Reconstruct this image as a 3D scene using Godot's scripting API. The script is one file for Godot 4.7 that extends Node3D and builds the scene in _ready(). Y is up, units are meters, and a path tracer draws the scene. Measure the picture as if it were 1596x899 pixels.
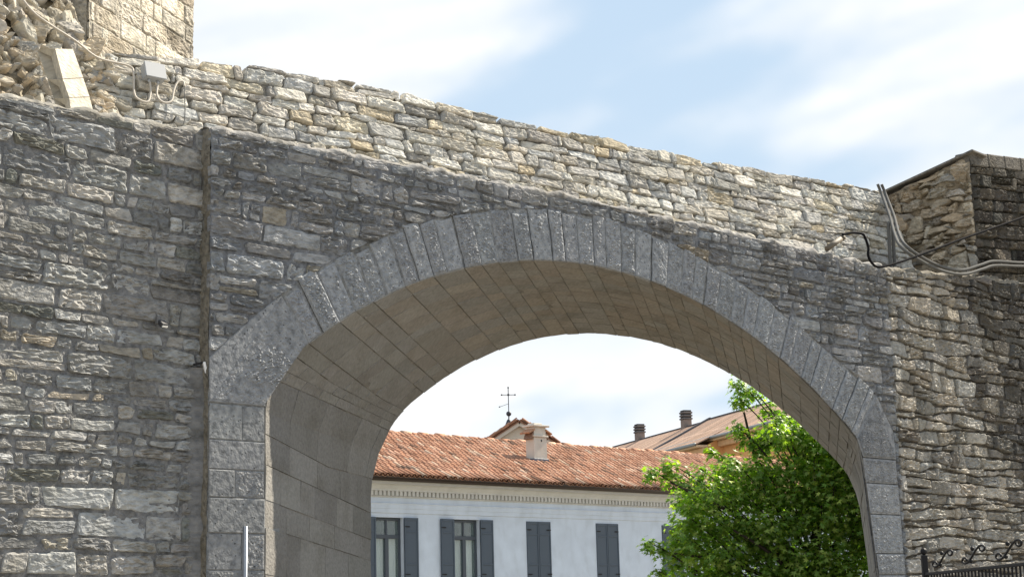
extends Node3D
# Old stone gate arch in a town wall, seen from the street; houses, a church gable and a tree beyond it.

var noise := FastNoiseLite.new()      # broad relief
var grain := FastNoiseLite.new()      # fine relief
var chunk := FastNoiseLite.new()      # chipped planes
var rng := RandomNumberGenerator.new()
var M := {}

# ------------------------------------------------------------------ helpers
class MB:
	var st := SurfaceTool.new()
	var n := 0
	func _init(flat := false) -> void:
		st.begin(Mesh.PRIMITIVE_TRIANGLES)
		st.set_smooth_group(-1 if flat else 0)
	func tint(c: Color) -> MB:
		st.set_color(c)
		return self
	func tri(a: Vector3, b: Vector3, c: Vector3) -> void:   # a, b, c run anticlockwise seen from outside
		st.add_vertex(a)
		st.add_vertex(c)
		st.add_vertex(b)
		n += 1
	func quad(a: Vector3, b: Vector3, c: Vector3, d: Vector3) -> void:
		tri(a, b, c)
		tri(a, c, d)
	func box(lo: Vector3, hi: Vector3, ch := 0.0) -> void:
		# a box whose long edges are chamfered by ch
		var c := (lo + hi) / 2.0
		var h := (hi - lo) / 2.0
		var k := minf(ch, minf(h.x, minf(h.y, h.z)) * 0.8)
		bx(Transform3D(Basis(), c), h, k)
	func bx(t: Transform3D, h: Vector3, k := 0.0) -> void:
		for s: float in [-1.0, 1.0]:
			for ax in 3:
				var e := [Vector3.RIGHT, Vector3.UP, Vector3.BACK]
				var nx: Vector3 = e[ax] * s
				var p: Vector3 = e[(ax + 1) % 3] * s
				var q: Vector3 = e[(ax + 2) % 3]
				var hn := h[ax]
				var hp := h[(ax + 1) % 3] - k
				var hq := h[(ax + 2) % 3] - k
				quad(t * (nx * hn - p * hp - q * hq), t * (nx * hn + p * hp - q * hq), t * (nx * hn + p * hp + q * hq), t * (nx * hn - p * hp + q * hq))
		if k <= 0.0:
			return
		for ax in 3:
			var e := [Vector3.RIGHT, Vector3.UP, Vector3.BACK]
			var a: Vector3 = e[ax]
			var p: Vector3 = e[(ax + 1) % 3]
			var q: Vector3 = e[(ax + 2) % 3]
			var ha := h[ax] - k
			for sp: float in [-1.0, 1.0]:
				for sq: float in [-1.0, 1.0]:
					var p1 := p * sp * h[(ax + 1) % 3] + q * sq * (h[(ax + 2) % 3] - k)
					var p2 := p * sp * (h[(ax + 1) % 3] - k) + q * sq * h[(ax + 2) % 3]
					if sp * sq > 0.0:
						quad(t * (p1 - a * ha), t * (p2 - a * ha), t * (p2 + a * ha), t * (p1 + a * ha))
					else:
						quad(t * (p2 - a * ha), t * (p1 - a * ha), t * (p1 + a * ha), t * (p2 + a * ha))
	func tube(pts: Array, r: float, sides := 8, close_ends := true) -> void:
		var rings := []
		var up := Vector3(0.13, 0.97, 0.2).normalized()
		for i in pts.size():
			var d: Vector3 = (pts[mini(i + 1, pts.size() - 1)] - pts[maxi(i - 1, 0)]).normalized()
			if absf(d.dot(up)) > 0.95:
				up = Vector3(0.97, 0.1, 0.2).normalized()
			var x := up.cross(d).normalized()
			var y := d.cross(x)
			up = y
			var ring := []
			for k in sides:
				var a := TAU * k / sides
				ring.append(pts[i] + (x * cos(a) + y * sin(a)) * r)
			rings.append(ring)
		for i in pts.size() - 1:
			for k in sides:
				var l := (k + 1) % sides
				quad(rings[i][k], rings[i][l], rings[i + 1][l], rings[i + 1][k])
		if close_ends:
			for k in range(1, sides - 1):
				tri(rings[0][0], rings[0][k + 1], rings[0][k])
				tri(rings[-1][0], rings[-1][k], rings[-1][k + 1])
	func lathe(at: Vector3, prof: Array, sides := 14) -> void:   # prof: [radius, height] from the bottom up
		for i in prof.size() - 1:
			for k in sides:
				var a := TAU * k / sides
				var b := TAU * (k + 1) / sides
				var p := func(f: Array, an: float) -> Vector3: return at + Vector3(cos(an) * f[0], f[1], -sin(an) * f[0])
				quad(p.call(prof[i], a), p.call(prof[i], b), p.call(prof[i + 1], b), p.call(prof[i + 1], a))
	func mesh(m: Material) -> ArrayMesh:
		st.generate_normals()
		st.set_material(m)
		return st.commit()

func frame(th: float, o: Vector3, lean := 0.0) -> Transform3D:
	# x along a wall that runs th degrees to the right of straight ahead, y up it, z out of its face
	var t := deg_to_rad(th)
	var u := Vector3(sin(t), 0, -cos(t))
	var nn := u.cross(Vector3.UP)
	var a := deg_to_rad(lean)
	return Transform3D(Basis(u, Vector3.UP * cos(a) - nn * sin(a), nn * cos(a) + Vector3.UP * sin(a)), o)

func thing(called: String, label: String, category: String, t := Transform3D(), group := "") -> Node3D:
	var o := Node3D.new()
	o.name = called
	o.transform = t
	add_child(o, true)
	return tag(o, label, category, group)

func tag(o: Node3D, label: String, category: String, group := "") -> Node3D:
	o.set_meta("label", label)
	o.set_meta("category", category)
	if group:
		o.set_meta("group", group)
	return o

func part(called: String, m: Mesh, parent: Node3D = self, t := Transform3D()) -> MeshInstance3D:
	var o := MeshInstance3D.new()
	o.name = called
	o.mesh = m
	o.transform = t
	parent.add_child(o, true)
	return o

func stuff(o: Node3D) -> Node3D:
	o.set_meta("kind", "stuff")
	return o

func ramp(stops: Array) -> Gradient:
	var g := Gradient.new()
	g.offsets = PackedFloat32Array(stops.map(func(s): return s[0]))
	g.colors = PackedColorArray(stops.map(func(s): return s[1]))
	return g

func noise_tex(size: int, freq: float, kind: int, octaves: int, sd: int, stops: Array, fractal := FastNoiseLite.FRACTAL_FBM, warp := 0.0) -> NoiseTexture2D:
	var f := FastNoiseLite.new()
	f.noise_type = kind
	f.frequency = freq
	f.fractal_type = fractal
	f.fractal_octaves = octaves
	f.seed = sd
	if kind == FastNoiseLite.TYPE_CELLULAR:
		f.cellular_return_type = FastNoiseLite.RETURN_DISTANCE
	if warp > 0.0:
		f.domain_warp_enabled = true
		f.domain_warp_amplitude = warp
		f.domain_warp_frequency = freq * 0.6
	var t := NoiseTexture2D.new()
	t.width = size
	t.height = size
	t.seamless = true
	t.noise = f
	if stops.size():
		t.color_ramp = ramp(stops)
	return t

func g(v: float, warm := 0.0) -> Color:
	return Color(v * (1.0 + warm), v, v * (1.0 - warm * 1.6))

func mat(called: String, color: Color, rough: float, albedo: Texture2D = null, per_m := 0.3, height: Texture2D = null, cm := 0.0, stain: Texture2D = null, stain_per_m := 0.13) -> StandardMaterial3D:
	var m := StandardMaterial3D.new()
	m.resource_name = called
	m.albedo_color = color.linear_to_srgb()
	m.roughness = rough
	m.metallic_specular = 0.14
	m.vertex_color_use_as_albedo = true
	m.uv1_triplanar = true
	m.uv1_scale = Vector3.ONE * per_m
	if albedo:
		m.albedo_texture = albedo
	if height:
		m.heightmap_enabled = true
		m.heightmap_texture = height
		m.heightmap_scale = cm
	if stain:
		m.detail_enabled = true
		m.detail_albedo = stain
		m.detail_blend_mode = BaseMaterial3D.BLEND_MODE_MUL
		m.detail_uv_layer = BaseMaterial3D.DETAIL_UV_2
		m.uv2_triplanar = true
		m.uv2_scale = Vector3.ONE * stain_per_m
	return m

func plain(called: String, color: Color, rough := 0.8, metal := 0.0) -> StandardMaterial3D:
	var m := StandardMaterial3D.new()
	m.resource_name = called
	m.albedo_color = color.linear_to_srgb()
	m.roughness = rough
	m.metallic = metal
	return m

func smooth_path(pts: Array, each := 6) -> Array:
	var out := []
	for i in pts.size() - 1:
		var a: Vector3 = pts[maxi(i - 1, 0)]
		var b: Vector3 = pts[i]
		var c: Vector3 = pts[i + 1]
		var d: Vector3 = pts[mini(i + 2, pts.size() - 1)]
		for k in each:
			out.append(b.cubic_interpolate(c, a, d, float(k) / each))
	out.append(pts[-1])
	return out

# ------------------------------------------------------------------ masonry
func area_of(p: PackedVector2Array) -> float:
	var a := 0.0
	for i in p.size():
		a += p[i].cross(p[(i + 1) % p.size()])
	return a / 2.0

func layout(u0: float, u1: float, v0: float, v1: float, P: Dictionary) -> Array:
	# wandering courses of uneven stones: an array of outlines, anticlockwise
	var out := []
	var v := v0
	var k := 0
	var amp: float = P.get("wave", 0.02)
	var gap: float = P.get("gap", 0.012)
	var hs: Vector2 = P.get("h", Vector2(0.09, 0.2))
	var ws: Vector2 = P.get("w", Vector2(0.18, 0.72))
	var jit: float = P.get("jit", 0.014)
	var edge := func(u: float, kk: int, vv: float) -> float: return vv + amp * noise.get_noise_2d(u * 40.0, kk * 91.7) * 2.0
	while v < v1:
		var h := rng.randf_range(hs.x, hs.y)
		if rng.randf() < 0.3:
			h = rng.randf_range(hs.x, lerpf(hs.x, hs.y, 0.4))
		var u := u0 - rng.randf() * 0.3
		while u < u1:
			var w := clampf(h * rng.randf_range(1.1, 4.2), ws.x, ws.y)
			if rng.randf() < 0.12:
				w = ws.x * rng.randf_range(0.55, 1.0)
			var a := u + gap
			var b := u + w - gap
			var lo := gap
			var hi := h - gap
			var cuts := [[lo, hi]]
			if h > lerpf(hs.x, hs.y, 0.55) and rng.randf() < float(P.get("split", 0.28)):
				var m := rng.randf_range(0.35, 0.65) * h
				cuts = [[lo, m - gap * 0.8], [m + gap * 0.8, hi]]
			for c in cuts:
				var j := func() -> float: return rng.randf_range(-jit, jit)
				var low: float = c[0]
				var top: float = c[1]
				var p := PackedVector2Array()
				var sl: float = j.call() * 1.5
				p.append(Vector2(a + j.call(), edge.call(a, k, v) + low + j.call() * 0.5))
				p.append(Vector2((a + b) / 2, edge.call((a + b) / 2, k, v) + low + j.call() * 0.6))
				p.append(Vector2(b + j.call(), edge.call(b, k, v) + low + j.call() * 0.5))
				p.append(Vector2(b + j.call() + sl, edge.call(b, k + 1 if top == hi else k, v) + top + j.call() * 0.6))
				p.append(Vector2((a + b) / 2, edge.call((a + b) / 2, k + 1 if top == hi else k, v) + top + j.call()))
				p.append(Vector2(a + j.call() + sl, edge.call(a, k + 1 if top == hi else k, v) + top + j.call() * 0.6))
				out.append(p)
			u += w
		v += h
		k += 1
	return out

func resample(p: PackedVector2Array, n: int) -> PackedVector2Array:
	var total := 0.0
	for i in p.size():
		total += p[i].distance_to(p[(i + 1) % p.size()])
	var out := PackedVector2Array()
	var want := 0.0
	var run := 0.0
	for i in p.size():
		var a := p[i]
		var b := p[(i + 1) % p.size()]
		var l := a.distance_to(b)
		while want < run + l and out.size() < n:
			out.append(a.lerp(b, (want - run) / maxf(l, 1e-6)))
			want += total / n
		run += l
	return out

func add_stone(mb: MB, poly: PackedVector2Array, P: Dictionary) -> void:
	var per := 0.0
	for i in poly.size():
		per += poly[i].distance_to(poly[(i + 1) % poly.size()])
	var n := clampi(int(per / float(P.get("fine", 0.033))), 14, 44)
	var p := resample(poly, n)
	n = p.size()
	var q := p.duplicate()
	var round_: float = P.get("round", 0.5)
	for i in n:
		q[i] = p[i].lerp((p[(i + n - 1) % n] + p[(i + 1) % n]) / 2.0, round_)
	var c := Vector2.ZERO
	for i in n:
		c += q[i]
	c /= n
	var axis := Vector2.RIGHT
	var ext := Vector2.ZERO
	for i in n:
		ext = ext.max((q[i] - c).abs())
	var sp := maxf(0.0, ext.x - ext.y) * 0.85
	if ext.y > ext.x:
		axis = Vector2.UP
		sp = (ext.y - ext.x) * 0.85
	var h: float = float(P.get("out", 0.02)) * rng.randf_range(0.55, 1.35)
	var grow := 1.0 + float(P.get("grow", 0.0)) * smoothstep(2.5, 7.0, c.x)
	h *= grow
	var rough: float = float(P.get("rough", 0.01)) * grow
	var tilt: Vector2 = Vector2(rng.randf_range(-1, 1), rng.randf_range(-1, 1)) * float(P.get("tilt", 0.05))
	var off := rng.randf() * 1000.0
	var bevel: float = float(P.get("bevel", 0.07)) * rng.randf_range(0.7, 1.3)
	var rings := [[0.0, 0], [0.02, 1], [bevel, 2], [bevel + 0.09, 3], [bevel + 0.2, 4], [0.44, 5], [0.6, 6], [0.78, 7]]
	rough *= rng.randf_range(0.15, 0.4) if rng.randf() < 0.3 else rng.randf_range(0.6, 1.4)
	var chips := PackedFloat32Array()
	for i in n:
		var ch := grain.get_noise_2d(q[i].x * 70.0 + off, q[i].y * 70.0 + 31.0)
		chips.append(maxf(0.0, ch - 0.05) * float(P.get("chip", 2.4)))
	var R := []
	for r in rings:
		var ring := PackedVector3Array()
		for i in n:
			var s := c + axis * clampf((q[i] - c).dot(axis), -sp, sp)
			var e := q[i].lerp(s, r[0])
			if r[1] < 2:
				e += (q[i] - s).normalized() * grain.get_noise_2d(q[i].x * 160.0 + off, q[i].y * 160.0) * float(P.get("edge", 0.012))
			var f := (grain.get_noise_2d(e.x * 160.0 + off, e.y * 320.0) * 1.1 + chunk.get_noise_2d(e.x * 300.0 + off, e.y * 560.0) * 0.55 + rng.randf_range(-0.22, 0.22)) * rough
			var w := -0.05
			if r[1] == 1:
				w = h * 0.3 + f * 0.3
			elif r[1] == 2:
				w = h * (0.92 - minf(0.9, chips[i])) + f * 0.8 + tilt.dot(e - c)
			elif r[1] == 3:
				w = h * (1.0 - 0.6 * minf(0.9, chips[i])) + f + tilt.dot(e - c)
			elif r[1] > 3:
				w = h + f + tilt.dot(e - c)
			ring.append(Vector3(e.x, e.y, maxf(w, -0.05)))
		R.append(ring)
	for k in R.size() - 1:
		for i in n:
			var j := (i + 1) % n
			if (i + k) % 2:
				mb.quad(R[k][i], R[k][j], R[k + 1][j], R[k + 1][i])
			else:
				mb.tri(R[k][i], R[k][j], R[k + 1][i])
				mb.tri(R[k][j], R[k + 1][j], R[k + 1][i])
	var m := PackedVector3Array()
	for i in n:
		m.append(R[-1][i])
	if sp > 0.04:
		# a ridge of three centre points along the stone
		var cs := []
		for x: float in [-1.0, 0.0, 1.0]:
			var e := c + axis * sp * x
			cs.append(Vector3(e.x, e.y, h + grain.get_noise_2d(e.x * 160.0 + off, e.y * 320.0) * rough + tilt.dot(e - c)))
		var near := func(v: Vector3) -> int: 
			var t := (Vector2(v.x, v.y) - c).dot(axis) / sp
			return 0 if t < -0.45 else (2 if t > 0.45 else 1)
		for i in n:
			var j := (i + 1) % n
			var a: int = near.call(m[i])
			var b: int = near.call(m[j])
			mb.tri(m[i], m[j], cs[b])
			if a != b:
				mb.tri(m[i], cs[b], cs[a])
	else:
		var cc := Vector3(c.x, c.y, h + rough * 0.3)
		for i in n:
			mb.tri(m[i], m[(i + 1) % n], cc)

func pick(tints: Array) -> Color:
	# tints: [weight, colour]
	var s := 0.0
	for t in tints:
		s += t[0]
	var x := rng.randf() * s
	for t in tints:
		x -= t[0]
		if x <= 0.0:
			var c: Color = t[1]
			var k := rng.randf_range(0.78, 1.2)
			var w := rng.randf_range(-0.03, 0.04)
			return Color(c.r * k * (1 + w), c.g * k, c.b * k * (1 - w))
	return tints[0][1]

func lay(parent: Node3D, outlines: Array, region: PackedVector2Array, holes: Array, P: Dictionary, t := Transform3D(), called := "stone", clip_top := true) -> void:
	# clips the outlines to the region and makes each a stone of its own (300 at most, the largest; the rest as one part)
	var done := []
	for o in outlines:
		var pieces: Array = []
		if clip_top:
			pieces = Geometry2D.intersect_polygons(o, region)
		else:
			var c := Vector2.ZERO
			for q in o:
				c += q
			if Geometry2D.is_point_in_polygon(c / o.size(), region):
				pieces = [o]
		for hole in holes:
			var left := []
			for p in pieces:
				for q in Geometry2D.clip_polygons(p, hole):
					left.append(q)
			pieces = left
		for p: PackedVector2Array in pieces:
			var a := area_of(p)
			if a < 0.0:
				p.reverse()
				a = -a
			if a > 0.0022:
				done.append([a, p])
	done.sort_custom(func(a, b): return a[0] > b[0])
	var rest: MB = null
	var mats: Array = P.mats
	for i in done.size():
		var mb: MB
		if i < 300:
			mb = MB.new(rng.randf() < float(P.get("flat", 0.35)))
		else:
			if rest == null:
				rest = MB.new()
			mb = rest
		var c := pick(P.tints)
		if P.has("stained"):
			c = P.stained.call(c, done[i][1][0])
		mb.tint(c)
		add_stone(mb, done[i][1], P)
		if i < 300:
			part(called, mb.mesh(mats[rng.randi() % mats.size()]), parent, t)
	if rest:
		stuff(part("small_" + called, rest.mesh(mats[0]), parent, t))

func sheet(u0: float, u1: float, low: Callable, high: Callable, step: float, wave: float, base: float, m: Material, c: Color, fine := 0.006) -> ArrayMesh:
	# the mortar bed between two lines: an uneven surface
	var mb := MB.new()
	mb.tint(c)
	var nu := maxi(1, int((u1 - u0) / step))
	var top := -1e9
	var bot := 1e9
	for i in nu + 1:
		var u := lerpf(u0, u1, float(i) / nu)
		top = maxf(top, high.call(u))
		bot = minf(bot, low.call(u))
	var nv := maxi(1, int((top - bot) / step))
	var rows := []
	for i in nu + 1:
		var u := lerpf(u0, u1, float(i) / nu)
		var col := PackedVector3Array()
		var a: float = low.call(u)
		var b: float = high.call(u)
		for k in nv + 1:
			var v := lerpf(a, b, float(k) / nv)
			col.append(Vector3(u, v, base + noise.get_noise_2d(u * 120.0, v * 120.0) * wave + grain.get_noise_2d(u * 130.0, v * 130.0) * fine))
		rows.append(col)
	for i in nu:
		for k in nv:
			mb.quad(rows[i][k], rows[i + 1][k], rows[i + 1][k + 1], rows[i][k + 1])
	return mb.mesh(m)

func line(pts: Array) -> Callable:
	return func(u: float) -> float:
		if u <= pts[0][0]:
			return pts[0][1]
		for i in pts.size() - 1:
			if u <= pts[i + 1][0]:
				return lerpf(pts[i][1], pts[i + 1][1], (u - pts[i][0]) / maxf(pts[i + 1][0] - pts[i][0], 1e-6))
		return pts[-1][1]

func poly(pts: Array) -> PackedVector2Array:
	var p := PackedVector2Array()
	for q in pts:
		p.append(Vector2(q[0], q[1]))
	if area_of(p) < 0:
		p.reverse()
	return p

func solid_box(lo: Vector3, hi: Vector3, m: Material, c := Color(1, 1, 1), ch := 0.0) -> ArrayMesh:
	var mb := MB.new(true)
	mb.tint(c)
	mb.box(lo, hi, ch)
	return mb.mesh(m)

# ------------------------------------------------------------------ the arch
const HUB := Vector2(1.75, -2.5)
func polar(k: Array, a: float) -> float:
	var r := 0.0
	for c in k:
		r = r * a + c
	return r
func on_arc(k: Array, a: float) -> Vector2:
	return HUB + Vector2(sin(a), cos(a)) * polar(k, a)
const INNER := [0.0665, 0.4924, -0.044, -0.2838, 8.5293]
const OUTER := [0.8673, 1.0942, -0.177, -0.3608, 9.1715]
const REAR := [-0.0331, 0.7656, 0.1191, -0.525, 8.2168]
const THROUGH := Vector3(3.2965, 0.0, -2.2656)   # front to rear of the passage, in the wall's own axes

func barrel(s: float, t: float) -> Vector3:
	# a point of the passage lining: s 0..1 left jamb, 1..2 vault, 2..3 right jamb; t from front to rear.
	# the springing is rounded, more so towards the rear
	for c: Array in [[1.0, 0.035 + 0.16 * t, 0.02 + 0.055 * t], [2.0, 0.015 + 0.03 * t, 0.04 + 0.08 * t]]:
		var lo: float = c[0] - c[1]
		var hi: float = c[0] + c[2]
		if s > lo and s < hi:
			var e := (s - lo) / (hi - lo)
			return lining(lo, t).lerp(lining(c[0], t), e).lerp(lining(c[0], t).lerp(lining(hi, t), e), e)
	return lining(s, t)

func lining(s: float, t: float) -> Vector3:
	var f: Vector2
	var r: Vector2
	if s < 1.0:
		f = Vector2(-3.665, 0).lerp(Vector2(-3.665, 4.08), s)
		r = Vector2(-3.76, 0).lerp(Vector2(-3.70, 3.72), s)
	elif s < 2.0:
		f = on_arc(INNER, lerpf(-0.684, 0.702, s - 1.0))
		r = on_arc(REAR, lerpf(-0.718, 0.70, s - 1.0))
	else:
		f = Vector2(7.185, 3.92).lerp(Vector2(7.66, 0), s - 2.0)
		r = Vector2(7.05, 3.65).lerp(Vector2(7.42, 0), s - 2.0)
	var p := f.lerp(r, t)
	return Vector3(p.x, p.y, 0) + THROUGH * t

func starts(s: float) -> float:
	# the lining begins at the face of the ring, which is set back on the right
	return 0.0 * smoothstep(1.57, 1.82, s)

func lining_normal(s: float, t: float) -> Vector3:
	var a := barrel(clampf(s + 0.01, 0, 3), t) - barrel(clampf(s - 0.01, 0, 3), t)
	return -a.cross(THROUGH).normalized()

func lining_block(s0: float, s1: float, t0: float, t1: float, gs: float, gt: float, c: Color, m: Material, flat_out := 0.008) -> ArrayMesh:
	var mb := MB.new(true)
	mb.tint(c)
	var h := flat_out * rng.randf_range(0.4, 1.5)
	var tl := rng.randf_range(-0.005, 0.005)
	var grid := []
	var S := [s0 + gs * 0.2, s0 + gs, lerpf(s0, s1, 0.5), s1 - gs, s1 - gs * 0.2]
	var T := [t0 + gt * 0.2, t0 + gt, lerpf(t0, t1, 0.5), t1 - gt, t1 - gt * 0.2]
	for i in 5:
		var row := []
		for k in 5:
			var e := 0.0 if i in [0, 4] or k in [0, 4] else 1.0
			var s: float = S[i] + (rng.randf_range(-0.3, 0.3) * gs)
			var t: float = T[k] + (rng.randf_range(-0.3, 0.3) * gt)
			var w := -0.01 if e == 0.0 else h + tl * (i - 2) + rng.randf_range(-0.003, 0.003)
			row.append(barrel(s, t) + lining_normal(s, t) * w)
		grid.append(row)
	for i in 4:
		for k in 4:
			mb.quad(grid[i][k], grid[i][k + 1], grid[i + 1][k + 1], grid[i + 1][k])
	return mb.mesh(m)

func dressed(mb_edge: MB, mb_face: MB, p: PackedVector2Array, out: float, field: Array, back := -0.26) -> void:
	# a dressed block: chamfered outline, smooth margins of uneven width, a picked field a little proud.
	# field: fractions [left, right, bottom, top] of the block that the picked field spans
	var n := p.size()
	var b := inset(p, 0.010)
	var slip := Vector2(1.455, 0.0) * -back
	for i in n:
		var j := (i + 1) % n
		mb_edge.quad(v3(p[i] + slip, back), v3(p[j] + slip, back), v3(p[j], out - 0.010), v3(p[i], out - 0.010))
		mb_edge.quad(v3(p[i], out - 0.010), v3(p[j], out - 0.010), v3(b[j], out), v3(b[i], out))
	var idx := Geometry2D.triangulate_polygon(b)
	for i in range(0, idx.size(), 3):
		var t := [b[idx[i]], b[idx[i + 1]], b[idx[i + 2]]]
		if (t[1] - t[0]).cross(t[2] - t[0]) < 0:
			t.reverse()
		mb_edge.tri(v3(t[0], out), v3(t[1], out), v3(t[2], out))
	if field.is_empty():
		return
	# four corners of the block: outer left, inner left, inner right, outer right
	var c := corners4(b)
	# x runs from c[0] to c[1], y from c[0] to c[3]; turned so that x runs the long way
	if c[0].distance_to(c[3]) > c[0].distance_to(c[1]):
		c = [c[3], c[0], c[1], c[2]]
	var at := func(x: float, y: float) -> Vector2: return c[0].lerp(c[1], x).lerp(c[3].lerp(c[2], x), y)
	var wide: float = c[0].distance_to(c[3])
	var tall: float = c[0].distance_to(c[1])
	var nx := clampi(int(wide / 0.016), 4, 60)
	var ny := clampi(int(tall / 0.016), 4, 60)
	var g2 := []
	for i in nx + 1:
		var row := []
		for k in ny + 1:
			var y := lerpf(0.012, 0.988, float(i) / nx)
			var x := lerpf(0.012, 0.988, float(k) / ny)
			var q: Vector2 = at.call(x, y)
			# how strongly this spot is picked: fades unevenly towards the margins of the field
			var d := minf(minf(x - field[2], field[3] - x) * tall, minf(y - field[0], field[1] - y) * wide)
			var a := smoothstep(-0.02, 0.05, d + grain.get_noise_2d(q.x * 110.0, q.y * 110.0) * 0.09)
			if i in [0, nx] or k in [0, ny]:
				row.append(v3(q, out + 0.001))
				continue
			var z := 0.001 + a * (0.002 + 0.024 * pow(rng.randf(), 2.2)) + (1.0 - a) * (0.002 + grain.get_noise_2d(q.x * 260.0, q.y * 260.0) * 0.0022 + rng.randf_range(-0.0008, 0.0012))
			row.append(v3(q, out + z))
		g2.append(row)
	for i in nx:
		for k in ny:
			if (i * 7 + k * 3) % 2:
				mb_face.quad(g2[i][k], g2[i][k + 1], g2[i + 1][k + 1], g2[i + 1][k])
			else:
				mb_face.quad(g2[i][k + 1], g2[i + 1][k + 1], g2[i + 1][k], g2[i][k])

func corners4(p: PackedVector2Array) -> Array:
	# the four sharpest corners, anticlockwise from the lower left
	var best := []
	var n := p.size()
	for i in n:
		var a := (p[i] - p[(i + n - 1) % n]).normalized().dot((p[(i + 1) % n] - p[i]).normalized())
		best.append([a, i])
	best.sort_custom(func(x, y): return x[0] < y[0])
	var ids := [best[0][1], best[1][1], best[2][1], best[3][1]]
	ids.sort()
	var c := Vector2.ZERO
	for i in ids:
		c += p[i] / 4.0
	var s := 0
	for k in 4:
		if p[ids[k]].x < c.x and p[ids[k]].y < c.y:
			s = k
	return [p[ids[s]], p[ids[(s + 1) % 4]], p[ids[(s + 2) % 4]], p[ids[(s + 3) % 4]]]

func v3(p: Vector2, z: float) -> Vector3:
	return Vector3(p.x, p.y, z)

func inset(p: PackedVector2Array, d: float) -> PackedVector2Array:
	# each corner moved inwards along its bisector
	var n := p.size()
	var out := PackedVector2Array()
	for i in n:
		var e1 := (p[i] - p[(i + n - 1) % n]).normalized()
		var e2 := (p[(i + 1) % n] - p[i]).normalized()
		var n1 := Vector2(-e1.y, e1.x)
		var n2 := Vector2(-e2.y, e2.x)
		var m := (n1 + n2).normalized()
		out.append(p[i] + m * d / maxf(0.5, m.dot(n1)))
	return out

func dressed_block(called: String, p: PackedVector2Array, parent: Node3D, c: Color, out: float, field: Array, edge_m: Material, face_m: Material) -> void:
	var e := MB.new(true)
	var f := MB.new(true)
	e.tint(c)
	f.tint(c)
	dressed(e, f, p, out, field)
	var m := e.mesh(edge_m)
	if field.is_empty():
		part(called, m, parent)
		return
	f.st.generate_normals()
	f.st.set_material(face_m)
	f.st.commit(m)
	part(called, m, parent)

# ------------------------------------------------------------------ scene
func _ready() -> void:
	rng.seed = 4711
	noise.seed = 5
	noise.frequency = 0.01
	noise.fractal_octaves = 3
	grain.seed = 9
	grain.frequency = 0.05
	grain.fractal_octaves = 3
	chunk.seed = 17
	chunk.noise_type = FastNoiseLite.TYPE_CELLULAR
	chunk.cellular_return_type = FastNoiseLite.RETURN_CELL_VALUE
	chunk.fractal_type = FastNoiseLite.FRACTAL_NONE
	chunk.frequency = 0.05
	chunk.domain_warp_enabled = true
	chunk.domain_warp_amplitude = 12.0

	# --- camera
	var cam := Camera3D.new()
	cam.name = "camera"
	cam.position = Vector3(0, 1.6, 0)
	cam.rotation_degrees = Vector3(11.2, 0, -1.5)
	cam.fov = rad_to_deg(2.0 * atan(449.5 / 2600.0))
	cam.near = 0.1
	cam.far = 3000.0
	add_child(cam)
	cam.current = true

	# --- sky, sun, exposure
	var env := Environment.new()
	env.background_mode = Environment.BG_SKY
	var pano := PanoramaSkyMaterial.new()
	pano.panorama = sky_picture()
	var sky := Sky.new()
	sky.sky_material = pano
	env.sky = sky
	env.background_energy_multiplier = 0.62
	env.tonemap_mode = Environment.TONE_MAPPER_LINEAR
	env.tonemap_exposure = 2.35
	env.sdfgi_enabled = true
	env.ssao_enabled = true
	env.ssil_enabled = true
	var we := WorldEnvironment.new()
	we.name = "daylight"
	we.environment = env
	add_child(we)
	var sun := DirectionalLight3D.new()
	sun.name = "sun"
	var az := deg_to_rad(48.9)
	var el := deg_to_rad(44.0)
	var to_sun := Vector3(sin(az) * cos(el), sin(el), -cos(az) * cos(el))
	sun.basis = Basis.looking_at(-to_sun)
	sun.light_energy = 1.6
	sun.light_color = Color(1.0, 0.955, 0.88)
	sun.light_angular_distance = 0.5
	sun.shadow_enabled = true
	add_child(sun)

	materials()
	ground()
	arch_wall()
	left_wall()
	parapet()
	ruin_and_tower()
	right_wall()
	end_block()
	house()
	church()
	ochre_buildings()
	tree()
	small_things()

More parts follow.
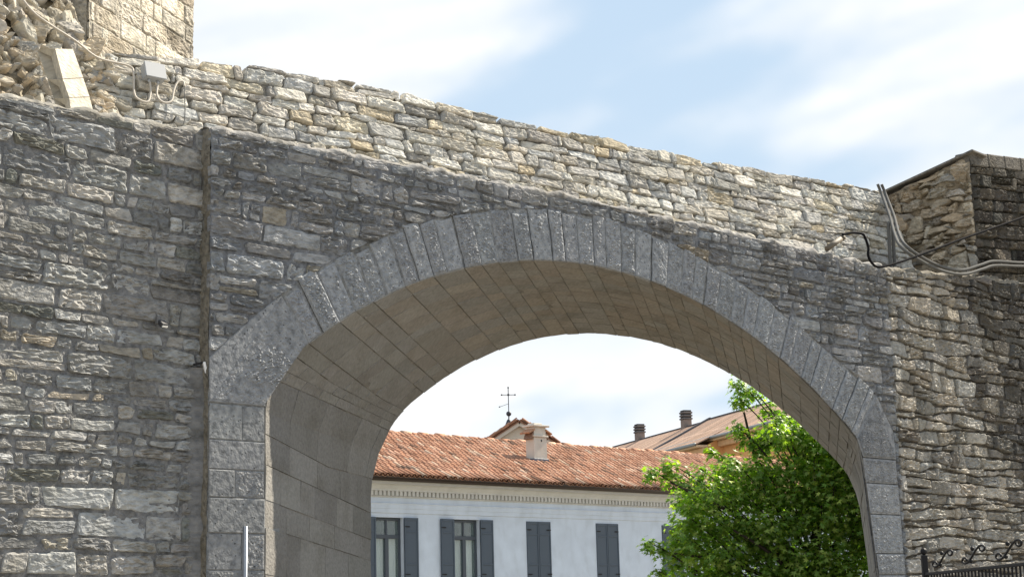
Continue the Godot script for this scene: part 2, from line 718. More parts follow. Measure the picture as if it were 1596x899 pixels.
const CLOUD_SHIFT := 0.06
func sky_picture() -> ImageTexture:
	var w := 1536
	var h := 768
	var f := FastNoiseLite.new()
	f.seed = 31
	f.frequency = 1.0
	f.fractal_octaves = 6
	f.fractal_gain = 0.55
	var f2 := FastNoiseLite.new()
	f2.seed = 77
	f2.frequency = 1.0
	f2.fractal_octaves = 3
	var im := Image.create(w, h, false, Image.FORMAT_RGBAF)
	for y in h:
		var e := PI / 2 - (y + 0.5) / h * PI
		if e < -0.02:
			for x in w:
				im.set_pixel(x, y, Color(0.42, 0.40, 0.36))
			continue
		var blue := Color(0.455, 0.565, 0.67).lerp(Color(0.28, 0.40, 0.58), clampf(e / 1.2, 0, 1))
		for x in w:
			var a := float(x) / w * TAU
			var d := Vector3(sin(a + 3.2) * cos(e), sin(e), -cos(a + 3.2) * cos(e))
			var s := d.y * 3.0 + d.x * 0.7
			var n := f.get_noise_3d(d.x * 2.6, s * 3.0, d.z * 2.6) + 0.6 * f2.get_noise_3d(d.x * 1.5 + 9.0, d.y * 3.0, d.z * 1.5)
			var k := smoothstep(-0.30, 0.46, n + CLOUD_SHIFT)
			k = clampf(k * (0.86 + 0.5 * f.get_noise_3d(d.x * 5.0, s * 13.0, d.z * 5.0)), 0.0, 1.0)
			k = maxf(k, 0.98 * smoothstep(0.225, 0.13, e) * smoothstep(-0.75, -0.25, n))
			var thick := 0.5 + 0.5 * f.get_noise_3d(d.x * 6.0 + 4.0, s * 6.0, d.z * 6.0)
			var c := blue.lerp(Color(0.66, 0.675, 0.69).lerp(Color(0.78, 0.78, 0.78), clampf(thick * 1.2, 0, 1)), k)
			im.set_pixel(x, y, c)
	return ImageTexture.create_from_image(im)

func materials() -> void:
	var S := FastNoiseLite.TYPE_SIMPLEX_SMOOTH
	var C := FastNoiseLite.TYPE_CELLULAR
	var speck := noise_tex(1024, 0.02, S, 6, 3, [[0.0, Color(0.60, 0.60, 0.59)], [0.35, Color(0.80, 0.80, 0.80)], [0.6, Color(0.90, 0.895, 0.885)], [1.0, Color(1, 0.99, 0.97)]])
	var stains := noise_tex(512, 0.012, S, 4, 8, [[0.0, Color(0.72, 0.71, 0.68)], [0.3, Color(0.90, 0.895, 0.88)], [0.55, Color(0.98, 0.98, 0.98)], [1.0, Color(1, 1, 1)]])
	var broken := noise_tex(1024, 0.022, S, 7, 12, [], FastNoiseLite.FRACTAL_RIDGED, 14.0)
	var rough := noise_tex(1024, 0.035, S, 6, 14, [])
	var picked := noise_tex(1024, 0.055, S, 4, 21, [], FastNoiseLite.FRACTAL_FBM, 6.0)
	var pores := noise_tex(1024, 0.02, C, 3, 25, [[0.0, Color(0.1, 0.1, 0.1)], [0.16, Color(0.75, 0.75, 0.75)], [0.4, Color(0.9, 0.9, 0.9)], [1.0, Color(1, 1, 1)]])
	var soft_stains := noise_tex(512, 0.01, S, 4, 9, [[0.0, Color(0.88, 0.87, 0.85)], [0.5, Color(1, 1, 1)], [1.0, Color(1, 1, 1)]])
	var pits := noise_tex(1024, 0.019, C, 1, 61, [[0.0, Color(0.40, 0.40, 0.40)], [0.035, Color(0.62, 0.62, 0.62)], [0.07, Color(1, 1, 1)], [1.0, Color(0.93, 0.93, 0.93)]], FastNoiseLite.FRACTAL_NONE, 20.0)
	var soft := noise_tex(1024, 0.03, S, 6, 33, [[0.0, Color(0.82, 0.82, 0.82)], [0.5, Color(0.90, 0.90, 0.895)], [1.0, Color(0.97, 0.965, 0.955)]])
	M.stone = mat("rubble stone", Color(1, 1, 1), 0.95, speck, 0.33, broken, 2.0, stains, 0.17)
	M.stone.uv1_scale = Vector3(0.3, 0.55, 0.3)
	M.stone_smooth = mat("rubble stone, worn", Color(1, 1, 1), 0.95, speck, 0.41, rough, 1.2, stains, 0.23)
	M.stone_smooth.uv1_scale = Vector3(0.3, 0.6, 0.3)
	M.mortar = mat("mortar", Color(1, 1, 1), 1.0, speck, 0.5, rough, 1.6, stains, 0.3)
	M.picked = mat("picked stone", Color(1, 1, 1), 0.95, speck, 0.4, picked, 2.0, pits, 0.36)
	M.picked_soft = mat("lightly picked stone", Color(1, 1, 1), 0.95, speck, 0.43, picked, 1.0, stains, 0.2)
	M.dressed = mat("dressed stone", Color(1, 1, 1), 0.95, speck, 0.45, rough, 0.9, pits, 0.42)
	M.dressed.albedo_color = Color(1, 1, 1)
	M.lining = mat("vault stone", Color(1, 1, 1), 0.95, soft, 0.5, rough, 0.8, soft_stains, 0.31)
	M.lining.uv1_triplanar_sharpness = 6.0
	M.plaster = mat("render", Color(1, 1, 1), 0.9, noise_tex(512, 0.01, S, 5, 40, [[0.0, Color(0.93, 0.93, 0.93)], [1.0, Color(1, 1, 1)]]), 0.2, rough, 0.15, noise_tex(512, 0.012, S, 5, 71, [[0.0, Color(0.94, 0.94, 0.935)], [0.45, Color(0.985, 0.985, 0.985)], [1.0, Color(1, 1, 1)]]), 0.2)
	M.plaster.uv2_scale = Vector3(0.3, 0.14, 0.3)
	M.tile = mat("clay tile", Color(1, 1, 1), 0.9, noise_tex(512, 0.03, S, 5, 41, [[0.0, Color(0.6, 0.58, 0.56)], [0.45, Color(0.88, 0.87, 0.85)], [1.0, Color(1, 1, 1)]]), 0.7)
	M.ground = mat("paving", Color(1, 1, 1), 0.95, speck, 0.2, rough, 0.6, stains, 0.07)

func ground() -> void:
	var mb := MB.new(true)
	mb.tint(Color(0.36, 0.33, 0.28))
	var n := 24
	for i in n:
		for k in n:
			var x := func(j: int) -> float: return (float(j) / n - 0.5) * 3000.0
			mb.quad(Vector3(x.call(i), 0, x.call(k + 1)), Vector3(x.call(i + 1), 0, x.call(k + 1)), Vector3(x.call(i + 1), 0, x.call(k)), Vector3(x.call(i), 0, x.call(k)))
	var o := part("ground", mb.mesh(M.ground))
	o.set_meta("kind", "structure")
	# the road through the arch, with a kerb at each side
	var rd := MB.new(true)
	rd.tint(Color(0.16, 0.155, 0.15))
	var T := frame(11.5, Vector3.ZERO)
	for k in 20:
		var z0 := -6.0 + k * 3.0
		rd.quad(T * Vector3(z0, 0.004, 2.2), T * Vector3(z0 + 3.0, 0.004, 2.2), T * Vector3(z0 + 3.0, 0.004, -4.0), T * Vector3(z0, 0.004, -4.0))
	part("road", rd.mesh(M.ground)).set_meta("kind", "structure")
	for s: float in [2.2, -4.2]:
		var kb := MB.new(true)
		kb.tint(Color(0.34, 0.33, 0.31))
		for k in 30:
			kb.bx(T * Transform3D(Basis(), Vector3(-5.0 + k * 2.0, 0.06, s + 0.1)), Vector3(0.99, 0.06, 0.1), 0.015)
		part("kerb", kb.mesh(M.dressed)).set_meta("kind", "structure")

const GREYS := [[5, Color(0.395, 0.412, 0.435)], [3, Color(0.475, 0.488, 0.505)], [1.4, Color(0.30, 0.313, 0.335)], [0.2, Color(0.45, 0.43, 0.38)]]

func arch_wall() -> void:
	rng.seed = 11
	var t := frame(46.0, Vector3(0, 0, -20))
	var w := thing("arch_wall", "grey stone wall with a broad round arch of radial voussoirs over the street", "wall", t)
	# spandrel outline and the line of the extrados
	var ledge := [[-4.39, 6.76], [-2.9, 6.78], [-1.0, 6.83], [1.2, 6.88], [5.2, 6.86], [8.16, 6.85]]
	var outer := []
	for i in 41:
		var p := on_arc(OUTER, lerpf(-0.7314, 0.672, i / 40.0))
		outer.append([p.x, p.y])
	outer.append_array([[7.68, 4.79], [8.04, 4.26], [8.07, 3.77], [8.09, 2.8], [8.12, 0.0]])
	var region := poly([[-4.37, 4.2]] + outer + [[8.16, 0.0]] + [[8.16, 6.84], [5.2, 6.85], [1.2, 6.87], [-1.0, 6.82], [-2.9, 6.77], [-4.37, 6.76]])
	var low := line([[-4.37, 4.25]] + outer)
	part("mortar", sheet(-4.37, 8.16, low, line(ledge), 0.05, 0.010, 0.004, M.mortar, Color(0.265, 0.278, 0.30)), w)
	# body of the wall behind the facing
	var body := MB.new(true)
	body.tint(Color(0.3, 0.3, 0.29))
	body.box(Vector3(-4.36, 6.35, -2.26), Vector3(8.15, 6.80, -0.06))
	body.box(Vector3(-4.36, 0, -0.8), Vector3(-4.2, 6.35, -0.14))
	var rim := []
	for i in 241:
		var s := i / 240.0 * 3.0
		rim.append(barrel(s, 1.0) + Vector3(0, 0.012 if s > 1.0 and s < 2.0 else 0.0, 0.003))
	for i in 240:
		var a: Vector3 = rim[i]
		var b: Vector3 = rim[i + 1]
		var ta := Vector3(a.x, 6.4, a.z)
		var tb := Vector3(b.x, 6.4, b.z)
		body.quad(a, ta, tb, b)
	body.quad(Vector3(-4.3, 0, -2.2656), Vector3(-4.3, 6.4, -2.2656), Vector3(-0.46, 6.4, -2.2656), Vector3(-0.46, 0, -2.2656))
	body.quad(Vector3(10.7, 0, -2.2656), Vector3(10.7, 6.4, -2.2656), Vector3(14.5, 6.4, -2.2656), Vector3(14.5, 0, -2.2656))
	body.quad(Vector3(8.14, 0, -0.06), Vector3(8.14, 6.4, -0.06), Vector3(14.5, 6.4, -2.26), Vector3(14.5, 0, -2.26))
	part("wall_core", body.mesh(M.mortar), w)
	# the projecting left edge of this length of wall
	var ed := MB.new()
	ed.tint(Color(0.34, 0.31, 0.26))
	for k in 60:
		var v0 := k * 0.113
		var v1 := v0 + 0.113
		var f := func(v: float) -> float: return noise.get_noise_2d(3.0, v * 300.0) * 0.03
		ed.quad(Vector3(-4.37 + f.call(v0), v0, -0.2), Vector3(-4.37 + f.call(v0), v0, 0.004), Vector3(-4.37 + f.call(v1), v1, 0.004), Vector3(-4.37 + f.call(v1), v1, -0.2))
	part("mortar_edge", ed.mesh(M.mortar), w)
	rim_of(w, -4.38, 8.16, line(ledge), 2.6, Color(0.42, 0.415, 0.40))
	# rubble facing
	var P := {"h": Vector2(0.10, 0.24), "w": Vector2(0.16, 0.78), "gap": 0.016, "out": 0.024, "rough": 0.022, "grow": 0.5, "tilt": 0.07, "jit": 0.02, "mats": [M.stone, M.stone, M.stone_smooth], "tints": GREYS, "flat": 0.95, "round": 0.2}
	lay(w, layout(-4.36, 8.15, 1.9, 6.84, P), region, [], P)
	# voussoirs
	var edges := []
	var a := -0.60
	while a < 0.665:
		edges.append(a)
		a += rng.randf_range(0.026, 0.040)
	edges.append(0.672)
	for i in edges.size() - 1:
		var a0: float = edges[i] + 0.0011
		var a1: float = edges[i + 1] - 0.0011
		var j := rng.randf_range(-0.055, 0.045)
		var o0 := on_arc(OUTER, a0)
		var o1 := on_arc(OUTER, a1)
		var i0 := on_arc(INNER, a0)
		var i1 := on_arc(INNER, a1)
		var mid := on_arc(INNER, (a0 + a1) / 2)
		o1 += (o1 - HUB).normalized() * j
		o0 += (o0 - HUB).normalized() * j
		var p := PackedVector2Array([i0, mid, i1])
		var across := (i1 - i0).normalized()
		for q: float in [0.2, 0.4, 0.6, 0.8]:
			p.append(i1.lerp(o1, q) + across * rng.randf_range(-0.010, 0.004))
		p.append(o1)
		p.append(o1.lerp(o0, 0.5) + (o1 - HUB).normalized() * rng.randf_range(-0.015, 0.01))
		p.append(o0)
		for q: float in [0.8, 0.6, 0.4, 0.2]:
			p.append(i0.lerp(o0, q) + across * rng.randf_range(-0.004, 0.010))
		p.reverse()
		if area_of(p) < 0:
			p.reverse()
		var r := rng.randf()
		var dense := clampf(0.7 + a0 * 0.9, 0.6, 0.98)
		var field := [rng.randf_range(-0.05, 0.06), rng.randf_range(0.95, 1.05), -0.05, 1.05]
		if r > dense:
			# only a strip of the face is picked, the rest smooth
			if rng.randf() < 0.6:
				var f0 := rng.randf_range(0.0, 0.5)
				field = [f0, f0 + rng.randf_range(0.25, 0.5), rng.randf_range(-0.1, 0.4), rng.randf_range(0.6, 1.1)]
			else:
				field = [0.7, 0.85, 0.0, rng.randf_range(0.2, 0.5)]
		var k := rng.randf_range(0.93, 1.08)
		dressed_block("voussoir", p, w, Color(0.43 * k, 0.453 * k, 0.485 * k), rng.randf_range(0.002, 0.028) + 0.022 * smoothstep(0.0, 0.3, a0), field, M.dressed, M.picked)
	# ring bed between the voussoirs
	var rb := MB.new()
	rb.tint(Color(0.38, 0.395, 0.415))
	for i in 80:
		var b0 := lerpf(-0.7314, 0.69, i / 80.0)
		var b1 := lerpf(-0.7314, 0.69, (i + 1) / 80.0)
		var z0 := 0.0 + 0.02 * smoothstep(0.0, 0.3, b0)
		var z1 := 0.0 + 0.02 * smoothstep(0.0, 0.3, b1)
		rb.quad(v3(on_arc(INNER, b0), z0), v3(on_arc(INNER, b1), z1), v3(on_arc(OUTER, b1), z1), v3(on_arc(OUTER, b0), z0))
		if b0 > 0.05:
			# underside of the rubble that overhangs the ring
			rb.quad(v3(on_arc(OUTER, b0), -0.2), v3(on_arc(OUTER, b1), -0.2), v3(on_arc(OUTER, b1), 0.012), v3(on_arc(OUTER, b0), 0.012))
	rb.quad(Vector3(-4.37, 0, -0.006), Vector3(-3.665, 0, -0.006), Vector3(-3.665, 4.2, -0.006), Vector3(-4.37, 4.4, -0.006))
	rb.quad(Vector3(7.18, 3.95, -0.03), Vector3(7.66, 0, -0.03), Vector3(8.2, 0, -0.03), Vector3(8.2, 4.8, -0.03))
	rb.quad(Vector3(8.1, 0, -0.2), Vector3(8.1, 0, 0.012), Vector3(8.05, 4.3, 0.012), Vector3(8.05, 4.3, -0.2))
	part("joint_mortar", rb.mesh(M.mortar), w)
	# left springer and the dressed blocks of the left pier
	var s0 := on_arc(INNER, -0.602)
	var s1 := on_arc(OUTER, -0.602)
	var top_left := on_arc(OUTER, -0.7314)
	var spr := [Vector2(-3.665, 3.86), Vector2(-3.665, 4.06), Vector2(-3.60, 4.18), on_arc(INNER, -0.655), s0, s1, on_arc(OUTER, -0.66), top_left, Vector2(-4.36, 3.86)]
	var pp := PackedVector2Array(spr)
	if area_of(pp) < 0:
		pp.reverse()
	dressed_block("springer", pp, w, Color(0.39, 0.405, 0.43), 0.012, [0.3, 1.1, 0.35, 0.75], M.dressed, M.picked)
	var v := 3.845
	var row := 0
	while v > 0.1:
		var h := rng.randf_range(0.27, 0.46)
		var cuts: Array = [[-4.36, -3.667]] if row % 2 else [[-4.36, -4.36 + rng.randf_range(0.22, 0.42)], [0, -3.667]]
		if cuts.size() > 1:
			cuts[1][0] = cuts[0][1] + 0.006
		for c in cuts:
			var b := PackedVector2Array([Vector2(c[0], v - h), Vector2(c[1], v - h), Vector2(c[1], v), Vector2(c[0], v)])
			var k := rng.randf_range(0.86, 1.12)
			dressed_block("pier_block", b, w, Color(0.37 * k, 0.382 * k, 0.395 * k), rng.randf_range(0.004, 0.014), [-0.1, 0.5, 0.7, 1.05] if c[1] > -3.8 and rng.randf() < 0.7 else [], M.dressed, M.picked)
		v -= h + 0.006
		row += 1
	# right pier
	var inn := line([[0.0, 7.66], [3.92, 7.185], [4.2, 7.02]])
	var out := line([[0.0, 8.12], [2.8, 8.09], [3.77, 8.07], [4.26, 8.04], [4.79, 7.68]])
	v = 3.83
	var sp2 := PackedVector2Array([Vector2(inn.call(3.84), 3.84), Vector2(out.call(3.84), 3.84), Vector2(8.04, 4.26), Vector2(7.69, 4.75), on_arc(OUTER, 0.676), on_arc(INNER, 0.676)])
	if area_of(sp2) < 0:
		sp2.reverse()
	dressed_block("springer", sp2, w, Color(0.39, 0.405, 0.43), 0.03, [-0.1, 1.1, -0.1, 1.1], M.dressed, M.picked)
	while v > 0.1:
		var h := rng.randf_range(0.3, 0.62)
		var b := PackedVector2Array([Vector2(inn.call(v - h), v - h), Vector2(out.call(v - h), v - h), Vector2(out.call(v), v), Vector2(inn.call(v), v)])
		var k := rng.randf_range(0.86, 1.12)
		dressed_block("pier_block", b, w, Color(0.445 * k, 0.463 * k, 0.488 * k), rng.randf_range(0.015, 0.035), [-0.1, 1.1, -0.1, 1.1], M.dressed, M.picked)
		v -= h + 0.012
	# lining of the passage: bed, then blocks
	var bed := MB.new()
	bed.tint(Color(0.375, 0.355, 0.325))
	for i in 240:
		for k in 6:
			var q0 := i / 80.0
			var q1 := (i + 1) / 80.0
			bed.quad(barrel(q0, maxf(k / 6.0, starts(q0))), barrel(q0, (k + 1) / 6.0), barrel(q1, (k + 1) / 6.0), barrel(q1, maxf(k / 6.0, starts(q1))))
	part("lining_mortar", bed.mesh(M.mortar), w)
	var sarc := func(an: float) -> float: return 1.0 + (an + 0.684) / 1.386
	var cs := [1.0]
	for e in edges:
		var se: float = sarc.call(e)
		if se > cs[-1] + 0.02:
			cs.append(se)
	cs.append(2.0)
	for q: float in [1.02, 1.04, 1.985]:
		cs.append(q)
	cs.sort()
	var blocks := []
	for i in cs.size() - 1:
		var tt: float = starts((cs[i] + cs[i + 1]) / 2)
		var near_crown := absf((cs[i] + cs[i + 1]) / 2 - 1.5) < 0.2
		while tt < 0.999:
			var d := rng.randf_range(0.065, 0.15) if not near_crown else rng.randf_range(0.055, 0.12)
			var t1 := minf(1.0, tt + d)
			if 1.0 - t1 < 0.06:
				t1 = 1.0
			var k := rng.randf_range(0.92, 1.07)
			var wm := rng.randf_range(-0.03, 0.05)
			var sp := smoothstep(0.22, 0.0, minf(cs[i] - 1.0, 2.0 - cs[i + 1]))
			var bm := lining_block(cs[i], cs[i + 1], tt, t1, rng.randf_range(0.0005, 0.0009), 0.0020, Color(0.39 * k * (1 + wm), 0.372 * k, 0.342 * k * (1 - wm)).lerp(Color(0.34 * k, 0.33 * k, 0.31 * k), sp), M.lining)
			blocks.append([(cs[i + 1] - cs[i]) * (t1 - tt) * (1.3 - tt), bm])
			tt = t1
	blocks.sort_custom(func(x, y): return x[0] > y[0])
	var far_blocks := SurfaceTool.new()
	for i in blocks.size():
		if i < 300:
			part("vault_block", blocks[i][1], w)
		else:
			far_blocks.append_from(blocks[i][1], 0, Transform3D())
	if blocks.size() > 300:
		far_blocks.set_material(M.lining)
		stuff(part("small_vault_blocks", far_blocks.commit(), w))
	for side in 2:
		var sv := 1.0
		while sv > 0.02:
			var hh := rng.randf_range(0.28, 0.5) / 4.0
			var lo := maxf(0.0, sv - hh)
			var tt := 0.0
			while tt < 0.999:
				var t1 := minf(1.0, tt + rng.randf_range(0.10, 0.26))
				if 1.0 - t1 < 0.06:
					t1 = 1.0
				var k := rng.randf_range(0.85, 1.12)
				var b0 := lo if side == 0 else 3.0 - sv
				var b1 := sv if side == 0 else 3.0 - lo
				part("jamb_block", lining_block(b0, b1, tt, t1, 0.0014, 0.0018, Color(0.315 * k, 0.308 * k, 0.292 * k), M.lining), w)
				tt = t1
			sv = lo

func rim_of(parent: Node3D, u0: float, u1: float, top: Callable, deep: float, c: Color) -> void:
	# the weathered mortar capping of a ledge: a lumpy rounded edge, then flat to the wall behind
	var mb := MB.new()
	mb.tint(c)
	var prof := [[0.0, -0.05], [0.012, -0.01], [-0.012, 0.035], [-0.06, 0.055], [-0.2, 0.06], [-deep, 0.03]]
	var n := int((u1 - u0) / 0.045)
	var cols := []
	for i in n + 1:
		var u := lerpf(u0, u1, float(i) / n)
		var l := grain.get_noise_2d(u * 42.0, 7.0)
		var l2 := grain.get_noise_2d(u * 130.0, 57.0)
		var col := []
		for k in prof.size():
			var q: Array = prof[k]
			var e := 0.0 if k == 0 else (l * 0.05 + l2 * 0.02)
			col.append(Vector3(u, top.call(u) + q[1] + e, q[0] + (0.0 if k in [0, 5] else l2 * 0.022 + l * 0.02)))
		cols.append(col)
	for i in n:
		for k in prof.size() - 1:
			mb.quad(cols[i][k], cols[i + 1][k], cols[i + 1][k + 1], cols[i][k + 1])
	part("ledge", mb.mesh(M.stone_smooth), parent)

func left_wall() -> void:
	rng.seed = 12
	var t := frame(39.5, Vector3(-3.269, 0, -17.094))
	var w := thing("left_wall", "rubble wall of grey and buff stones left of the arch, half of it in shadow", "wall", t)
	var top := [[-4.0, 6.53], [-2.65, 6.58], [-2.04, 6.63], [-1.30, 6.66], [-0.72, 6.70], [0.06, 6.78]]
	part("mortar", sheet(-4.0, 0.06, line([[-4.0, 0.0], [1.0, 0.0]]), line(top), 0.05, 0.011, 0.005, M.mortar, Color(0.28, 0.286, 0.292)), w)
	part("wall_core", solid_box(Vector3(-4.0, 0, -1.8), Vector3(0.0, 6.5, -0.05), M.mortar, Color(0.3, 0.3, 0.28)), w)
	# mortar fillet closing the corner with the pier
	var fi := MB.new()
	fi.tint(Color(0.28, 0.286, 0.292))
	for k in 44:
		var v0 := k * 0.096
		var e := func(v: float, x: float, z: float) -> Vector3: return Vector3(x + noise.get_noise_2d(1.0, v * 200.0) * 0.03, v, z + grain.get_noise_2d(x * 90.0, v * 90.0) * 0.012)
		fi.quad(e.call(v0, -0.16, -0.01), e.call(v0, 0.09, 0.15), e.call(v0 + 0.096, 0.09, 0.15), e.call(v0 + 0.096, -0.16, -0.01))
	part("mortar_fillet", fi.mesh(M.mortar), w)
	rim_of(w, -4.0, 0.06, line(top), 2.0, Color(0.42, 0.41, 0.38))
	var P := {"h": Vector2(0.10, 0.265), "w": Vector2(0.17, 0.82), "gap": 0.014, "out": 0.021, "rough": 0.018, "tilt": 0.05, "jit": 0.02, "mats": [M.stone, M.stone, M.stone_smooth], "flat": 0.95, "round": 0.2,
		"tints": [[5, Color(0.43, 0.437, 0.437)], [3, Color(0.495, 0.498, 0.487)], [1.6, Color(0.345, 0.353, 0.358)], [0.8, Color(0.52, 0.49, 0.43)], [0.4, Color(0.24, 0.25, 0.235)]]}
	var region := poly([[-3.2, 1.7], [0.03, 1.7], [0.03, 6.76], [-0.72, 6.69], [-1.30, 6.65], [-2.04, 6.61], [-3.2, 6.55]])
	lay(w, layout(-3.2, 0.03, 1.7, 6.75, P), region, [], P)

func parapet() -> void:
	rng.seed = 13
	var t := frame(50.0, Vector3(-2.629, 6.5, -20.396), 18.0)
	var w := thing("parapet_wall", "sunlit buff rubble wall with a ragged top running along behind the ledge above the arch", "wall", t)
	var top := [[-3.3, 2.04], [-2.68, 2.07], [-2.08, 2.13], [-1.07, 2.29], [-0.07, 2.36], [0.80, 2.41], [1.44, 2.46], [2.42, 2.46], [3.22, 2.43], [4.17, 2.41], [5.05, 2.41], [6.14, 2.49], [6.80, 2.42], [7.54, 2.49], [8.27, 2.45], [9.86, 2.53], [11.38, 2.58], [13.2, 2.66]]
	var lower := top.map(func(p): return [p[0], p[1] - 0.07])
	part("mortar", sheet(-3.3, 13.2, line([[-4, 0.2], [14, 0.0]]), line(lower), 0.06, 0.03, -0.03, M.mortar, Color(0.46, 0.435, 0.38)), w)
	var core := MB.new(true)
	core.tint(Color(0.4, 0.37, 0.31))
	for i in top.size() - 1:
		var a: Array = lower[i]
		var b: Array = lower[i + 1]
		core.quad(Vector3(a[0], a[1], -0.03), Vector3(b[0], b[1], -0.03), Vector3(b[0], b[1], -0.6), Vector3(a[0], a[1], -0.6))
		core.quad(Vector3(b[0], -0.3, -0.6), Vector3(a[0], -0.3, -0.6), Vector3(a[0], a[1], -0.6), Vector3(b[0], b[1], -0.6))
	part("wall_core", core.mesh(M.mortar), w)
	var P := {"h": Vector2(0.10, 0.27), "w": Vector2(0.14, 0.62), "gap": 0.010, "out": 0.04, "rough": 0.014, "tilt": 0.08, "jit": 0.026, "wave": 0.035, "mats": [M.stone, M.stone_smooth, M.stone_smooth], "flat": 0.95, "round": 0.2,
		"tints": [[4, Color(0.745, 0.725, 0.66)], [3, Color(0.665, 0.66, 0.63)], [0.9, Color(0.70, 0.64, 0.51)], [1.6, Color(0.53, 0.53, 0.515)], [1.5, Color(0.84, 0.82, 0.76)]]}
	var ragged := []
	var tl := line(top)
	var ux := 13.0
	while ux > -3.3:
		ragged.append([ux, tl.call(ux) + rng.randf_range(-0.035, 0.02)])
		ux -= rng.randf_range(0.12, 0.4)
	ragged.append([-3.3, 2.04])
	var region := poly([[-3.3, 0.5], [13.0, 0.5]] + ragged)
	lay(w, layout(-3.3, 13.0, 0.62, 2.75, P), region, [], P)
func rev(a: Array) -> Array:
	var b := a.duplicate()
	b.reverse()
	return b

func ruin_and_tower() -> void:
	rng.seed = 29
	# the broken end of the wall, its rubble heart laid bare
	var base := frame(40.0, Vector3(-5.02, 8.371, -19.183), 22.0)
	var w := thing("broken_wall_end", "broken wall end, pale rubble core laid bare, left of the tall block wall", "ruin", base)
	part("rubble_core", sheet(-3.2, 0.25, line([[-4, -1.4], [1, -1.4]]), line([[-3.2, 2.6], [-0.2, 1.6], [0.0, 0.8], [0.3, 0.0]]), 0.09, 0.22, -0.16, M.stone, Color(0.62, 0.57, 0.47), 0.05), w)
	var small := MB.new(true)
	for k in 620:
		var u := rng.randf_range(-2.2, 0.25)
		var v := rng.randf_range(-1.3, 1.5)
		if u > -0.1 and v > 0.2 or (u > -0.75 and u < -0.38 and v < -0.1 and v > -1.2):
			continue
		var r := rng.randf_range(0.06, 0.15) if v < 0.0 else rng.randf_range(0.08, 0.24)
		if k >= 290:
			r = rng.randf_range(0.025, 0.06)
		var n := 5 + k % 2
		var p := PackedVector2Array()
		var ang := rng.randf_range(0.2, 1.2) * (1.0 if rng.randf() < 0.75 else -0.6)
		for i in n:
			var a := TAU * i / n
			p.append(Vector2(u, v) + (Vector2(cos(a) * r * rng.randf_range(0.75, 1.25), sin(a) * r * rng.randf_range(0.4, 0.75))).rotated(-ang))
		var mb := MB.new(true) if k < 290 else small
		mb.tint(pick([[3, Color(0.70, 0.66, 0.57)], [2, Color(0.64, 0.565, 0.45)], [2, Color(0.55, 0.53, 0.49)]]))
		add_stone(mb, p, {"out": rng.randf_range(0.02, 0.12) if k < 290 else rng.randf_range(0.03, 0.1), "rough": 0.016, "tilt": 0.6, "bevel": 0.07, "round": 0.0, "edge": 0.012})
		if k < 290:
			part("stone", mb.mesh(M.stone_smooth), w)
	stuff(part("small_stone", small.mesh(M.stone_smooth), w))
	# leaning ashlar pier
	var pr := thing("leaning_stone_pier", "pale leaning strip of three squared blocks standing in the rubble at far left", "pier", base)
	# the lit face runs back to the right; corners left and right at each joint
	var inv := base.affine_inverse()
	var rows := [[Vector3(-4.887, 7.79, -17.2), Vector3(-4.808, 7.93, -17.62)], [Vector3(-4.794, 7.44, -17.2), Vector3(-4.686, 7.59, -17.62)], [Vector3(-4.719, 7.228, -17.2), Vector3(-4.61, 7.368, -17.62)], [Vector3(-4.66, 6.86, -17.2), Vector3(-4.49, 6.93, -17.62)]]
	for k in 3:
		var mb := MB.new(true)
		mb.tint(Color(0.74, 0.70, 0.61))
		var gp := Vector3(0, 0.004, 0)
		var q := [inv * (rows[k + 1][0] + gp), inv * (rows[k + 1][1] + gp), inv * (rows[k][1] - gp), inv * (rows[k][0] - gp)]
		var bk := [inv * (rows[k + 1][0] + gp + Vector3(-0.11, 0, -0.25)), inv * (rows[k + 1][1] + gp + Vector3(-0.4, 0, 0)), inv * (rows[k][1] - gp + Vector3(-0.4, 0, 0)), inv * (rows[k][0] - gp + Vector3(-0.11, 0, -0.25))]
		mb.quad(q[0], q[1], q[2], q[3])
		for i in 4:
			var j := (i + 1) % 4
			mb.quad(bk[i], bk[j], q[j], q[i])
		part("block", mb.mesh(M.stone_smooth), pr)
	# tall wall of squared blocks
	var t := frame(18.0, Vector3(-4.337, 9.38, -22.0))
	var tw := thing("block_tower", "tall sunlit wall of pale squared blocks rising out of frame at top left", "tower", t)
	part("mortar", sheet(-2.6, 0.0, line([[-3, -1.9], [0, -1.2]]), line([[-3, 3.6], [0, 3.6]]), 0.08, 0.015, 0.0, M.mortar, Color(0.66, 0.62, 0.54)), tw)
	part("wall_core", solid_box(Vector3(-2.6, -1.9, -2.4), Vector3(-0.02, 3.6, -0.04), M.mortar, Color(0.5, 0.47, 0.4)), tw)
	var P := {"h": Vector2(0.22, 0.32), "w": Vector2(0.24, 0.62), "gap": 0.008, "out": 0.014, "rough": 0.008, "tilt": 0.02, "jit": 0.008, "wave": 0.004, "split": 0.06, "mats": [M.stone_smooth, M.stone], "flat": 0.3, "round": 0.25,
		"tints": [[4, Color(0.80, 0.755, 0.66)], [2, Color(0.72, 0.675, 0.59)], [1, Color(0.58, 0.54, 0.47)]]}
	lay(tw, layout(-2.6, -0.01, -1.9, 3.5, P), poly([[-2.6, -1.9], [-0.01, -1.2], [-0.01, 3.5], [-2.5, 3.5]]), [], P, Transform3D(), "block")
	lay(tw, layout(0.02, 2.35, -0.3, 3.5, P), poly([[0.02, -0.3], [2.35, -0.3], [2.35, 3.5], [0.02, 3.5]]), [], P, Transform3D(Basis(Vector3.UP, PI / 2), Vector3(0, 0, 0)), "block")

